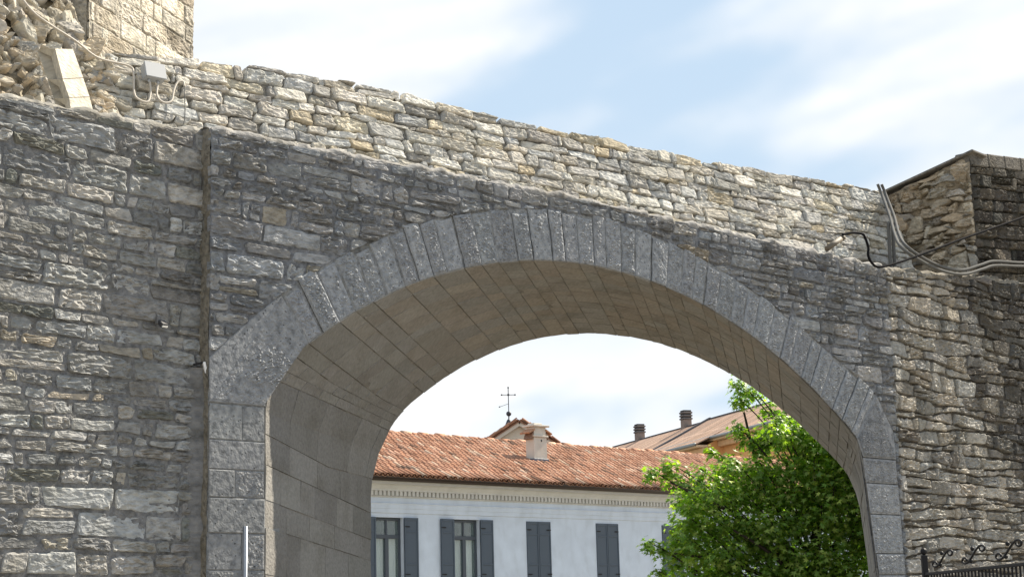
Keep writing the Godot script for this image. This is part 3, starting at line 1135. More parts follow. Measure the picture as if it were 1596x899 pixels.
func dark_stain(c: Color, p: Vector2) -> Color:
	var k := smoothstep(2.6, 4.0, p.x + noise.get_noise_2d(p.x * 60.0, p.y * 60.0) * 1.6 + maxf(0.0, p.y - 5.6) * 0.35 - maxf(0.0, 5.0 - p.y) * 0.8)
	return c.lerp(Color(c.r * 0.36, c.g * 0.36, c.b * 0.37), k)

func right_wall() -> void:
	rng.seed = 15
	var t := frame(42.0, Vector3(5.863, 0, -25.661))
	var w := thing("right_wall", "brownish uncleaned rubble wall right of the arch, darkening towards the frame edge", "wall", t)
	var top := [[-0.0, 6.83], [2.14, 7.02], [3.30, 7.14], [4.94, 7.25], [7.6, 7.45], [16.0, 7.6]]
	part("mortar", sheet(0.0, 16.0, line([[-1, 0.0], [18, 0.0]]), line(top), 0.06, 0.03, -0.012, M.mortar, Color(0.19, 0.175, 0.15)), w)
	part("wall_core", solid_box(Vector3(3.6, 0, -2.4), Vector3(16.0, 6.8, -0.06), M.mortar, Color(0.25, 0.23, 0.2)), w)
	part("wall_core", solid_box(Vector3(0.0, 6.3, -2.4), Vector3(3.58, 6.8, -0.06), M.mortar, Color(0.25, 0.23, 0.2)), w)
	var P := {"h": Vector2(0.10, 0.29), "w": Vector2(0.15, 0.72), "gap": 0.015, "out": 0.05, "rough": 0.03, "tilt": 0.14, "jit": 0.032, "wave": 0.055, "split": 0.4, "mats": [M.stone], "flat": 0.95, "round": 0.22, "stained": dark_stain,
		"tints": [[4, Color(0.53, 0.51, 0.465)], [3, Color(0.475, 0.465, 0.44)], [1.5, Color(0.35, 0.34, 0.32)], [1, Color(0.63, 0.60, 0.545)]]}
	var region := poly([[0.0, 1.7], [9.0, 1.7], [9.0, 7.44], [7.6, 7.42], [4.94, 7.23], [3.30, 7.12], [2.14, 7.0], [0.0, 6.81]])
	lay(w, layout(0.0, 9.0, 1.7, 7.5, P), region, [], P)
	rim_of(w, 0.0, 16.0, line(top), 2.4, Color(0.34, 0.32, 0.28))

func end_block() -> void:
	rng.seed = 16
	var t := frame(42.0, Vector3(5.863, 0, -25.661))
	var w := thing("end_block", "dark stained raised wall block with a broken brown rubble side at top right", "wall", t)
	# front face, w = -0.1
	var F := Transform3D(Basis(), Vector3(0, 0, -0.1))
	part("mortar", sheet(3.43, 16.0, line([[3, 6.9], [16, 7.3]]), line([[3.41, 9.32], [8.6, 10.05], [16, 10.1]]), 0.06, 0.03, -0.012, M.mortar, Color(0.10, 0.095, 0.085)), w, F)
	var P := {"h": Vector2(0.15, 0.27), "w": Vector2(0.3, 0.85), "gap": 0.012, "out": 0.055, "rough": 0.035, "tilt": 0.12, "jit": 0.016, "wave": 0.012, "split": 0.08, "mats": [M.stone], "flat": 0.95, "round": 0.35,
		"tints": [[4, Color(0.15, 0.14, 0.125)], [2, Color(0.20, 0.185, 0.16)], [1, Color(0.11, 0.105, 0.095)]]}
	var slope := layout(3.45, 9.0, 0.0, 2.35, P)
	for p: PackedVector2Array in slope:
		for i in p.size():
			p[i].y += 7.08 + (p[i].x - 3.43) * 0.12
	lay(w, slope, poly([[3.44, 6.9], [9.0, 7.1], [9.0, 9.97], [3.44, 9.15]]), [], P, F)
	# copings
	for k in 9:
		var x := 3.43 + k * 0.66
		var mb := MB.new(true)
		mb.tint(Color(0.22, 0.21, 0.19))
		var y := 9.17 + (x - 3.43) * 0.135
		mb.bx(Transform3D(Basis(Vector3.BACK, 0.124), Vector3(x + 0.33, y + 0.17, -0.22)), Vector3(0.32, 0.125, 0.16), 0.02)
		part("coping_stone", mb.mesh(M.stone), w)
	# broken side: from the front corner back to the parapet
	var lenb := 1.72
	var B := Transform3D(Basis(Vector3(0, 0, 1), Vector3.UP, Vector3(-1, 0, 0)), Vector3(3.43, 0, -0.1 - lenb))
	var toph := line([[0.0, 8.93], [lenb, 9.36]])
	part("rubble_core", sheet(-0.1, lenb, line([[-1, 6.7], [3, 6.7]]), toph, 0.07, 0.12, -0.03, M.stone, Color(0.50, 0.43, 0.33), 0.03), w, B)
	var P2 := {"h": Vector2(0.09, 0.24), "w": Vector2(0.12, 0.42), "gap": 0.014, "out": 0.06, "rough": 0.03, "tilt": 0.3, "jit": 0.075, "wave": 0.09, "mats": [M.stone, M.stone_smooth], "flat": 0.95, "round": 0.35,
		"tints": [[3, Color(0.62, 0.56, 0.46)], [2, Color(0.55, 0.47, 0.36)], [2, Color(0.52, 0.50, 0.46)], [1, Color(0.70, 0.64, 0.53)]]}
	lay(w, layout(-0.1, lenb, 6.8, 9.3, P2), poly([[-0.1, 6.8], [lenb - 0.01, 6.8], [lenb - 0.01, 9.3], [-0.1, 8.87]]), [], P2, B)
	var cp := MB.new(true)
	cp.tint(Color(0.26, 0.245, 0.22))
	cp.bx(Transform3D(Basis(Vector3(1, 0, 0), Vector3(0, 1, -0.0), Vector3(0, 0.21, 1)).orthonormalized() * Basis(Vector3.RIGHT, -0.22), Vector3(3.63, 9.215, -0.93)), Vector3(0.27, 0.022, 0.96), 0.008)
	part("coping_slab", cp.mesh(M.dressed), w)
	part("wall_core", solid_box(Vector3(3.53, 6.6, -1.8), Vector3(16.0, 9.05, -0.2), M.mortar, Color(0.2, 0.19, 0.17)), w)

# ------------------------------------------------------------------ beyond the arch
func tile_mesh(m: Material) -> ArrayMesh:
	# one half-round roof tile, its length along z, tapering
	var mb := MB.new()
	var n := 6
	for k in n:
		var a0 := PI * k / n
		var a1 := PI * (k + 1) / n
		var p := func(a: float, r: float, z: float) -> Vector3: return Vector3(-cos(a) * r, sin(a) * r * 0.85, z)
		mb.quad(p.call(a0, 0.098, 0.25), p.call(a1, 0.098, 0.25), p.call(a1, 0.08, -0.25), p.call(a0, 0.08, -0.25))
		mb.quad(p.call(a0, 0.084, 0.25), p.call(a1, 0.084, 0.25), p.call(a1, 0.098, 0.25), p.call(a0, 0.098, 0.25))
	return mb.mesh(m)

func tile_field(parent: Node3D, called: String, eave: Vector3, along: Vector3, up: Vector3, cols: int, rows: int, pitch: float, step: float, tints: Array) -> void:
	# laid tiles, cover over channel; along and up are unit vectors of the slope
	var nn := along.cross(up).normalized()
	var list := []
	for c in cols:
		for r in rows:
			var j := Vector3(rng.randf_range(-0.012, 0.012), rng.randf_range(-0.006, 0.012), rng.randf_range(-0.03, 0.03))
			var b := Basis(along, nn, -up) * Basis(Vector3.UP, rng.randf_range(-0.05, 0.05)) * Basis(Vector3.RIGHT, 0.11 + rng.randf_range(-0.02, 0.02))
			list.append([Transform3D(b, eave + along * (c * pitch + j.x) + up * (r * step + 0.1 + j.z) + nn * (0.035 + j.y)), pick(tints)])
			if rng.randf() < 0.995:
				var b2 := Basis(along, nn, -up) * Basis(Vector3.BACK, PI)
				list.append([Transform3D(b2, eave + along * ((c + 0.5) * pitch) + up * (r * step + 0.08) + nn * 0.05), pick(tints)])
	var mm := MultiMesh.new()
	mm.transform_format = MultiMesh.TRANSFORM_3D
	mm.use_colors = true
	mm.mesh = tile_mesh(M.tile)
	mm.instance_count = list.size()
	for i in list.size():
		mm.set_instance_transform(i, list[i][0])
		mm.set_instance_color(i, list[i][1])
	var o := MultiMeshInstance3D.new()
	o.name = called
	o.multimesh = mm
	parent.add_child(o, true)
	stuff(o)

const CLAY := [[5, Color(0.50, 0.28, 0.195)], [3, Color(0.55, 0.335, 0.245)], [1.2, Color(0.42, 0.23, 0.16)], [0.8, Color(0.62, 0.47, 0.37)], [0.5, Color(0.24, 0.16, 0.125)]]

func extrude(mb: MB, prof: Array, u0: float, u1: float) -> void:
	# a moulding: profile points [w, v] from the bottom up, run along u
	for i in prof.size() - 1:
		var a: Array = prof[i]
		var b: Array = prof[i + 1]
		mb.quad(Vector3(u0, a[1], a[0]), Vector3(u1, a[1], a[0]), Vector3(u1, b[1], b[0]), Vector3(u0, b[1], b[0]))

func house() -> void:
	rng.seed = 17
	var t := frame(46.0, Vector3(-0.12, 0, -55))
	var w := thing("white_house", "long white house with red tiled roof and blue-grey shutters, seen through the arch", "house", t)
	var U0 := -13.0
	var U1 := 21.0
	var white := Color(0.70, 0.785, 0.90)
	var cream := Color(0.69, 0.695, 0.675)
	# windows: [centre u, open?]
	var wins := [[-8.5, true], [-5.32, true], [-2.14, true], [1.09, false], [4.42, false], [7.84, false], [11.1, false], [14.4, false]]
	var top := 4.74
	var sill := 2.72
	var hw := 0.56
	var wall := MB.new(true)
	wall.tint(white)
	var u := U0
	for x in wins:
		var a: float = x[0] - hw
		var b: float = x[0] + hw
		wall.quad(Vector3(u, 0, 0), Vector3(a, 0, 0), Vector3(a, 5.2, 0), Vector3(u, 5.2, 0))
		wall.quad(Vector3(a, top, 0), Vector3(b, top, 0), Vector3(b, 5.2, 0), Vector3(a, 5.2, 0))
		wall.quad(Vector3(a, 0, 0), Vector3(b, 0, 0), Vector3(b, sill, 0), Vector3(a, sill, 0))
		# reveals
		wall.quad(Vector3(a, sill, 0), Vector3(a, sill, -0.22), Vector3(a, top, -0.22), Vector3(a, top, 0))
		wall.quad(Vector3(b, sill, -0.22), Vector3(b, sill, 0), Vector3(b, top, 0), Vector3(b, top, -0.22))
		wall.quad(Vector3(a, top, -0.22), Vector3(b, top, -0.22), Vector3(b, top, 0), Vector3(a, top, 0))
		wall.quad(Vector3(a, sill, 0), Vector3(b, sill, 0), Vector3(b, sill, -0.22), Vector3(a, sill, -0.22))
		u = b
	wall.quad(Vector3(u, 0, 0), Vector3(U1, 0, 0), Vector3(U1, 5.2, 0), Vector3(u, 5.2, 0))
	wall.quad(Vector3(U0, 0, -10), Vector3(U0, 0, 0), Vector3(U0, 5.9, 0), Vector3(U0, 5.9, -10))
	wall.quad(Vector3(U1, 0, 0), Vector3(U1, 0, -10), Vector3(U1, 5.9, -10), Vector3(U1, 5.9, 0))
	wall.quad(Vector3(U1, 0, -10), Vector3(U0, 0, -10), Vector3(U0, 5.9, -10), Vector3(U1, 5.9, -10))
	wall.tri(Vector3(U0, 5.9, -10), Vector3(U0, 5.9, 0), Vector3(U0, 7.9, -5))
	wall.tri(Vector3(U1, 5.9, 0), Vector3(U1, 5.9, -10), Vector3(U1, 7.9, -5))
	part("wall", wall.mesh(M.plaster), w)
	# interiors: dark rooms behind the panes
	var fr := MB.new(true)
	fr.tint(white)
	extrude(fr, [[0.0, 4.86], [0.035, 4.88], [0.035, 5.0], [0.055, 5.01], [0.055, 5.13], [0.075, 5.15], [0.075, 5.17], [0.03, 5.18], [0.03, 5.36]], U0, U1)
	part("frieze", fr.mesh(M.plaster), w)
	var co := MB.new(true)
	co.tint(cream)
	extrude(co, [[0.03, 5.34], [0.07, 5.345], [0.07, 5.385], [0.05, 5.39], [0.05, 5.53], [0.16, 5.535], [0.16, 5.58], [0.20, 5.62], [0.24, 5.66], [0.26, 5.72]], U0, U1)
	co.tint(Color(0.62, 0.62, 0.6))
	extrude(co, [[0.26, 5.72], [0.40, 5.725], [0.40, 5.80], [0.43, 5.81], [0.45, 5.88], [0.3, 5.90], [0.0, 5.90]], U0, U1)
	part("cornice", co.mesh(M.plaster), w)
	var de := MB.new(true)
	de.tint(cream)
	var k := U0 + 0.1
	while k < U1:
		de.box(Vector3(k, 5.392, 0.04), Vector3(k + 0.095, 5.532, 0.15))
		k += 0.165
	stuff(part("dentil_row", de.mesh(M.plaster), w))
	var brown := plain("brown gutter paint", Color(0.045, 0.033, 0.03), 0.5)
	var gu := MB.new()
	var ring := []
	for i in 9:
		var a := PI * i / 8
		ring.append(Vector2(-cos(a) * 0.085, -sin(a) * 0.085))
	for i in 8:
		gu.quad(Vector3(U0, 5.98 + ring[i].y, 0.56 + ring[i].x), Vector3(U0, 5.98 + ring[i + 1].y, 0.56 + ring[i + 1].x), Vector3(U1, 5.98 + ring[i + 1].y, 0.56 + ring[i + 1].x), Vector3(U1, 5.98 + ring[i].y, 0.56 + ring[i].x))
	gu.box(Vector3(U0, 5.80, 0.44), Vector3(U1, 5.985, 0.475))
	part("gutter", gu.mesh(brown), w)
	# roof
	var eave := Vector3(U0, 5.985, 0.6)
	var ridge := Vector3(U0, 8.0, -5.0)
	var up := (ridge - eave).normalized()
	var rl := (ridge - eave).length()
	var rs := MB.new(true)
	rs.tint(Color(0.25, 0.13, 0.09))
	var L := Vector3(U1 - U0, 0, 0)
	rs.quad(eave, eave + L, ridge + L, ridge)
	rs.quad(ridge, ridge + L, Vector3(U1, 5.985, -10.6), Vector3(U0, 5.985, -10.6))
	rs.quad(Vector3(U0, 5.9, 0.5), Vector3(U0, 5.9, -10.2), Vector3(U1, 5.9, -10.2), Vector3(U1, 5.9, 0.5))
	var roof := part("roof", rs.mesh(M.tile), w)
	tile_field(roof, "roof_tiles", eave + Vector3(0.1, 0, 0), Vector3.RIGHT, up, int((U1 - U0 - 0.1) / 0.21), int(rl / 0.4) + 1, 0.21, 0.4, CLAY)
	var rt := MB.new()
	var x := U0
	var flip := 0
	while x < U1:
		var c := pick(CLAY)
		rt.tint(c)
		var pts := []
		var y := 8.0 + (0.05 if flip % 2 else 0.035) + noise.get_noise_2d(x * 50.0, 0.0) * 0.05
		rt.tube([Vector3(x, y, -5.0), Vector3(x + 0.43, y - 0.01, -5.0)], 0.105 if flip % 2 else 0.095, 8)
		x += 0.4
		flip += 1
	stuff(part("ridge_tiles", rt.mesh(M.tile), roof))
	# shutters, frames, panes
	var sh := plain("blue-grey shutter paint", Color(0.065, 0.09, 0.122), 0.55)
	var shut := MB.new(true)
	shut.box(Vector3(0.0, sill, 0.0), Vector3(0.555, top, 0.035), 0.004)
	for y: Array in [[sill, sill + 0.10], [3.30, 3.36], [4.28, 4.34], [top - 0.09, top]]:
		shut.box(Vector3(0.062, y[0] + 0.002, 0.03), Vector3(0.493, y[1] - 0.002, 0.052), 0.006)
	for y: Array in [[0.004, 0.06], [0.495, 0.551]]:
		shut.box(Vector3(y[0], sill + 0.003, 0.031), Vector3(y[1], top - 0.003, 0.053), 0.006)
	var shm := shut.mesh(sh)
	var hinge := MB.new(true)
	for y: float in [3.0, 4.45]:
		hinge.box(Vector3(0.0, y, 0.05), Vector3(0.2, y + 0.035, 0.062), 0.004)
	var hm := hinge.mesh(plain("black iron", Color(0.02, 0.02, 0.022), 0.5, 0.6))
	var frm := MB.new(true)
	for s: float in [-1.0, 1.0]:
		frm.box(Vector3(s * (hw - 0.045) - 0.04, sill + 0.01, -0.20), Vector3(s * (hw - 0.045) + 0.04, top - 0.01, -0.12), 0.006)
	frm.box(Vector3(-0.07, sill + 0.08, -0.195), Vector3(0.07, 4.10, -0.105), 0.006)
	frm.box(Vector3(-hw + 0.09, 4.1, -0.195), Vector3(hw - 0.09, 4.22, -0.115), 0.006)
	frm.box(Vector3(-0.035, 4.22, -0.195), Vector3(0.035, top - 0.09, -0.125), 0.006)
	frm.box(Vector3(-hw + 0.09, top - 0.09, -0.196), Vector3(hw - 0.09, top - 0.015, -0.12), 0.006)
	frm.box(Vector3(-hw + 0.09, sill + 0.012, -0.196), Vector3(hw - 0.09, sill + 0.08, -0.12), 0.006)
	var frmm := frm.mesh(plain("window frame paint", Color(0.06, 0.075, 0.095), 0.5))
	var glass := StandardMaterial3D.new()
	glass.resource_name = "window glass"
	glass.transparency = BaseMaterial3D.TRANSPARENCY_ALPHA
	glass.albedo_color = Color(0.75, 0.85, 0.85, 0.12)
	glass.roughness = 0.04
	var pane := MB.new(true)
	pane.box(Vector3(-hw + 0.06, sill + 0.05, -0.165), Vector3(hw - 0.06, top - 0.05, -0.16))
	var panem := pane.mesh(glass)
	var cur := MB.new()
	for s: float in [-1.0, 1.0]:
		for i in 24:
			var x0 := 0.03 + i * 0.02
			var z := func(q: float) -> float: return -0.30 + 0.018 * sin(q * 70.0) + 0.01 * sin(q * 31.0)
			var xa := s * x0
			var xb := s * (x0 + 0.02)
			if s > 0:
				cur.quad(Vector3(xa, sill, z.call(x0)), Vector3(xb, sill, z.call(x0 + 0.02)), Vector3(xb, 4.2, z.call(x0 + 0.02)), Vector3(xa, 4.2, z.call(x0)))
			else:
				cur.quad(Vector3(xb, sill, z.call(x0 + 0.02)), Vector3(xa, sill, z.call(x0)), Vector3(xa, 4.2, z.call(x0)), Vector3(xb, 4.2, z.call(x0 + 0.02)))
	var cm := plain("curtain", Color(0.55, 0.62, 0.60), 0.9)
	var curm := cur.mesh(cm)
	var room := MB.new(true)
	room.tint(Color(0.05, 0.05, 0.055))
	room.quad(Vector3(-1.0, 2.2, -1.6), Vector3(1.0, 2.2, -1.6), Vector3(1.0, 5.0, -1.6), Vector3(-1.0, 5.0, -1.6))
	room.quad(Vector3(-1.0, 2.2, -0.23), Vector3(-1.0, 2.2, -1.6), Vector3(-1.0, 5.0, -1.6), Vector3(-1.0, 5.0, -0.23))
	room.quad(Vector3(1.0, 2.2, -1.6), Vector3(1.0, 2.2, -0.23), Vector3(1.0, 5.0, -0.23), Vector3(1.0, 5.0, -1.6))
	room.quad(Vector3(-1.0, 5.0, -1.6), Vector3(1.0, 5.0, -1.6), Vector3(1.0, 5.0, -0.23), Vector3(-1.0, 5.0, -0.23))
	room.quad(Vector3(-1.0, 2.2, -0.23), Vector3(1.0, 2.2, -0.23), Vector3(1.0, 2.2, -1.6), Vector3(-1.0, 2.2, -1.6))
	var roomm := room.mesh(M.plaster)
	for q in wins:
		var at := Transform3D(Basis(), Vector3(q[0], 0, 0))
		if q[1]:
			var win := part("window", frmm, w, at)
			part("pane", panem, win)
			part("curtain", curm, win)
			part("room", roomm, win)
			for s in 2:
				var o := part("shutter", shm, w, Transform3D(Basis(), Vector3(q[0] + (-hw - 0.56 if s == 0 else hw + 0.005), 0, 0.03)))
				part("hinge", hm, o)
		else:
			for s in 2:
				var o := part("shutter", shm, w, Transform3D(Basis(), Vector3(q[0] + (-0.558 if s == 0 else 0.003), 0, -0.02)))
				part("hinge", hm, o, Transform3D() if s == 0 else Transform3D(Basis(), Vector3(0.35, 0, 0)))
	# chimney
	var ch := MB.new(true)
	ch.tint(Color(0.66, 0.62, 0.55))
	ch.box(Vector3(2.98, 6.6, -2.42), Vector3(3.62, 7.86, -2.0), 0.01)
	ch.box(Vector3(2.93, 7.86, -2.47), Vector3(3.67, 7.92, -1.95), 0.01)
	ch.box(Vector3(3.0, 7.92, -2.40), Vector3(3.60, 8.22, -2.02), 0.01)
	ch.box(Vector3(2.90, 8.22, -2.5), Vector3(3.70, 8.29, -1.92), 0.012)
	ch.box(Vector3(3.05, 8.29, -2.38), Vector3(3.45, 8.36, -2.05), 0.012)
	var chimney := part("chimney", ch.mesh(M.plaster), w)
	var fl := MB.new(true)
	fl.box(Vector3(2.94, 6.75, -2.46), Vector3(3.66, 7.10, -1.96), 0.006)
	part("flashing", fl.mesh(plain("lead sheet", Color(0.10, 0.11, 0.15), 0.5)), chimney)
	for s: float in [-1.0, 1.0]:
		var hood := MB.new(true)
		hood.tint(Color(0.55, 0.33, 0.22))
		var cx := 3.3 + s * 0.42
		hood.bx(Transform3D(Basis(Vector3.BACK, -s * 0.45), Vector3(cx, 8.06, -2.21)), Vector3(0.17, 0.03, 0.24), 0.01)
		hood.tint(Color(0.30, 0.22, 0.18))
		hood.bx(Transform3D(Basis(Vector3.BACK, s * 0.35), Vector3(cx - s * 0.06, 7.90, -2.21)), Vector3(0.03, 0.12, 0.2))
		part("flue_hood", hood.mesh(M.tile), chimney)
	var vent := MB.new(true)
	vent.box(Vector3(3.32, 7.70, -2.0), Vector3(3.37, 7.78, -1.993))
	part("vent", vent.mesh(plain("dark hole", Color(0.02, 0.02, 0.02), 0.9)), chimney)

func church() -> void:
	rng.seed = 18
	var t := frame(82.0, Vector3(-1.459, 9.42, -77.0))
	var w := thing("church_gable", "small church gable with a tiled rake and an iron cross, rising behind the white house", "church", t)
	var W := 3.3
	var H := 1.04
	var mb := MB.new(true)
	mb.tint(Color(0.62, 0.57, 0.47))
	mb.quad(Vector3(0.1, -9.5, -0.15), Vector3(W - 0.1, -9.5, -0.15), Vector3(W - 0.1, 0.1, -0.15), Vector3(0.1, 0.1, -0.15))
	mb.tri(Vector3(0.1, 0.1, -0.15), Vector3(W - 0.1, 0.1, -0.15), Vector3(W / 2, H - 0.1, -0.15))
	mb.quad(Vector3(0.1, -9.5, -5), Vector3(0.1, -9.5, -0.15), Vector3(0.1, 0.1, -0.15), Vector3(0.1, 0.1, -5))
	mb.quad(Vector3(W - 0.1, -9.5, -0.15), Vector3(W - 0.1, -9.5, -5), Vector3(W - 0.1, 0.1, -5), Vector3(W - 0.1, 0.1, -0.15))
	part("wall", mb.mesh(M.plaster), w)
	var an := atan2(H, W / 2)
	var sl := Vector2(W / 2, H).length()
	var co := MB.new(true)
	co.tint(Color(0.66, 0.62, 0.54))
	co.box(Vector3(-0.05, -0.02, -0.16), Vector3(W + 0.05, 0.14, 0.08), 0.02)
	for s: float in [-1.0, 1.0]:
		co.bx(Transform3D(Basis(Vector3.BACK, -s * an), Vector3(W / 2 + s * W / 4, H / 2 + 0.02, -0.03)), Vector3(sl / 2 - 0.02, 0.09, 0.11), 0.02)
	part("cornice", co.mesh(M.plaster), w)
	var rf := MB.new(true)
	rf.tint(Color(0.35, 0.2, 0.14))
	for s: float in [-1.0, 1.0]:
		rf.bx(Transform3D(Basis(Vector3.BACK, -s * an), Vector3(W / 2 + s * W / 4, H / 2 + 0.14, -2.4)), Vector3(sl / 2 + 0.08, 0.03, 2.55))
	var roof := part("roof", rf.mesh(M.tile), w)
	var upl := Vector3(cos(an), sin(an), 0)
	tile_field(roof, "roof_tiles", Vector3(-0.08, 0.19, -2.4), Vector3(0, 0, 1), upl, 13, 5, 0.21, 0.40, CLAY)
	tile_field(roof, "roof_tiles", Vector3(W + 0.08, 0.19, 0.1), Vector3(0, 0, -1), Vector3(-cos(an), sin(an), 0), 13, 5, 0.21, 0.40, CLAY)
	# finial, ball, cross and wind arm
	var iron := plain("dark weathered iron", Color(0.05, 0.055, 0.065), 0.6, 0.3)
	var f := MB.new()
	var at := Vector3(W / 2 - 0.36, H - 0.02, -0.9)
	f.lathe(at, [[0.0, -0.3], [0.30, -0.3], [0.30, 0.0], [0.2, 0.05], [0.16, 0.15], [0.11, 0.28], [0.08, 0.34], [0.03, 0.37], [0.028, 0.50], [0.07, 0.52], [0.115, 0.57], [0.125, 0.63], [0.10, 0.70], [0.03, 0.74], [0.0, 0.75]])
	part("finial", f.mesh(iron), w)
	var cr := MB.new(true)
	cr.box(at + Vector3(-0.018, 0.72, -0.018), at + Vector3(0.018, 1.86, 0.018), 0.005)
	cr.box(at + Vector3(-0.32, 1.50, -0.014), at + Vector3(-0.02, 1.53, 0.014), 0.004)
	cr.box(at + Vector3(0.02, 1.50, -0.014), at + Vector3(0.32, 1.53, 0.014), 0.004)
	for e: Vector3 in [Vector3(-0.32, 1.515, 0), Vector3(0.32, 1.515, 0), Vector3(0, 1.86, 0)]:
		cr.bx(Transform3D(Basis(), at + e), Vector3(0.035, 0.035, 0.012), 0.005)
	cr.bx(Transform3D(Basis(), at + Vector3(0, 1.515, 0)), Vector3(0.045, 0.045, 0.024), 0.006)
	part("cross", cr.mesh(iron), w)
	var vn := MB.new(true)
	vn.bx(Transform3D(Basis(Vector3.BACK, 0.33), at + Vector3(-0.22, 1.02, 0)), Vector3(0.23, 0.009, 0.009))
	vn.bx(Transform3D(Basis(Vector3.BACK, 0.33), at + Vector3(-0.43, 0.95, 0)), Vector3(0.035, 0.025, 0.008))
	part("wind_arm", vn.mesh(iron), w)

func ochre_buildings() -> void:
	rng.seed = 19
	# frame: x runs from the far end towards the viewer, z out of the long wall
	var E := Vector3(8.081, 11.13, -100.0)
	var d := Vector3(0.3256, 0, 0.9455)
	var inn := Vector3(0.9455, 0, -0.3256)
	var b := Basis(d, Vector3.UP, -inn)
	var ochre := Color(0.70, 0.40, 0.18)
	var tint := [[3, Color(0.56, 0.41, 0.33)], [2, Color(0.60, 0.445, 0.36)], [1, Color(0.52, 0.385, 0.315)]]
	for n in 2:
		var o := E if n == 0 else Vector3(1.454, 10.755, -116.307)
		var w := thing("ochre_house", "ochre building with a brown tiled roof and deep eaves behind the white house" if n == 0 else "farther brown tiled roof with a dark louvred chimney, left of the ochre building", "house", Transform3D(b, Vector3(o.x, 0, o.z)))
		var h := o.y
		var L := 24.0 if n == 0 else 26.0
		var bw := 4.0 if n == 0 else 5.2
		var rise := 2.05 if n == 0 else 2.4
		var wl := MB.new(true)
		wl.tint(ochre)
		var z := -0.7
		wl.quad(Vector3(0.3, 0, z), Vector3(L, 0, z), Vector3(L, h, z), Vector3(0.3, h, z))
		wl.quad(Vector3(L, 0, z), Vector3(L, 0, -2 * bw), Vector3(L, h, -2 * bw), Vector3(L, h, z))
		wl.tri(Vector3(L, h, z), Vector3(L, h, -2 * bw), Vector3(L, h + rise, -bw))
		wl.quad(Vector3(0.3, 0, -2 * bw), Vector3(0.3, 0, z), Vector3(0.3, h, z), Vector3(0.3, h, -2 * bw))
		wl.tri(Vector3(0.3, h, -2 * bw), Vector3(0.3, h, z), Vector3(0.3, h + rise, -bw))
		part("wall", wl.mesh(M.plaster), w)
		var ev := MB.new(true)
		ev.tint(Color(0.72, 0.55, 0.36))
		ev.box(Vector3(0.0, h - 0.16, -0.69), Vector3(L, h - 0.02, 0.0), 0.01)
		ev.tint(Color(0.66, 0.45, 0.26))
		ev.box(Vector3(0.15, h - 0.5, -0.69), Vector3(L, h - 0.17, -0.35), 0.03)
		part("eaves", ev.mesh(M.plaster), w)
		var gt := MB.new()
		gt.tube([Vector3(0, h + 0.0, 0.08), Vector3(L, h + 0.0, 0.08)], 0.09, 8)
		part("gutter", gt.mesh(plain("zinc gutter", Color(0.24, 0.26, 0.26), 0.5, 0.3)), w)
		var rs := MB.new(true)
		rs.tint(Color(0.58, 0.43, 0.345))
		var up := Vector3(0, rise, -bw).normalized()
		rs.quad(Vector3(0, h, 0), Vector3(L, h, 0), Vector3(L, h + rise, -bw), Vector3(0, h + rise, -bw))
		rs.quad(Vector3(0, h + rise, -bw), Vector3(L, h + rise, -bw), Vector3(L, h, -2 * bw), Vector3(0, h, -2 * bw))
		var roof := part("roof", rs.mesh(M.tile), w)
		# flat tiles laid in rows: raised ribs every 0.3 m, too small to pick apart from the street
		var tl := MB.new(true)
		var sl := Vector2(bw, rise).length()
		var c := 0
		var x := 0.15
		while x < L:
			tl.tint(pick(tint))
			tl.bx(Transform3D(Basis(Vector3.RIGHT, atan2(rise, bw)), Vector3(x, h + rise / 2 + 0.02, -bw / 2)), Vector3(0.10, 0.03, sl / 2))
			x += 0.3
		stuff(part("roof_tiles", tl.mesh(M.tile), roof))
		var vg := MB.new(true)
		vg.tint(Color(0.13, 0.135, 0.15))
		vg.bx(Transform3D(Basis(Vector3.RIGHT, atan2(rise, bw)), Vector3(-0.06, h + rise / 2 + 0.05, -bw / 2)), Vector3(0.14, 0.10, sl / 2 + 0.05))
		vg.box(Vector3(0.0, h + rise + 0.02, -bw - 0.12), Vector3(L, h + rise + 0.09, -bw + 0.12), 0.02)
		part("verge", vg.mesh(M.plaster), w)
		# louvred chimneys
		for q: float in ([] if n == 0 else [6.1, 13.6]):
			var ch := MB.new(true)
			ch.tint(Color(0.25, 0.21, 0.19))
			var base := Vector3(q, h + rise - 0.5, -bw)
			ch.bx(Transform3D(Basis(), base + Vector3(0, 0.5, 0)), Vector3(0.27, 0.5, 0.27), 0.02)
			var chimney := part("chimney", ch.mesh(M.plaster), w)
			var lv := MB.new(true)
			lv.tint(Color(0.16, 0.15, 0.15))
			for i in 3:
				lv.bx(Transform3D(Basis(), base + Vector3(0, 1.06 + i * 0.19, 0)), Vector3(0.33, 0.055, 0.33), 0.03)
			lv.tint(Color(0.06, 0.06, 0.06))
			lv.bx(Transform3D(Basis(), base + Vector3(0, 1.3, 0)), Vector3(0.26, 0.30, 0.26))
			part("louvre", lv.mesh(M.plaster), chimney)

func leaf_mesh(m: Material) -> ArrayMesh:
	# a five-lobed leaf, folded a little along its midrib
	var mb := MB.new(true)
	var r := [0.0]
	var tips := [[0.0, 1.0], [0.55, 0.36], [0.95, 0.86], [1.45, 0.34], [1.95, 0.66], [2.5, 0.28], [PI, 0.18]]
	var c := Vector3(0, 0, 0.12)
	for s: float in [-1.0, 1.0]:
		for i in tips.size() - 1:
			var p := func(q: Array) -> Vector3: return Vector3(s * sin(q[0]) * q[1] * 0.62, 0.10 * absf(sin(q[0]) * q[1]) - 0.12 * q[1] * maxf(0.0, cos(q[0])), -cos(q[0]) * q[1] * 0.62 + 0.1)
			if s > 0:
				mb.tri(c, p.call(tips[i + 1]), p.call(tips[i]))
			else:
				mb.tri(c, p.call(tips[i]), p.call(tips[i + 1]))
	return mb.mesh(m)

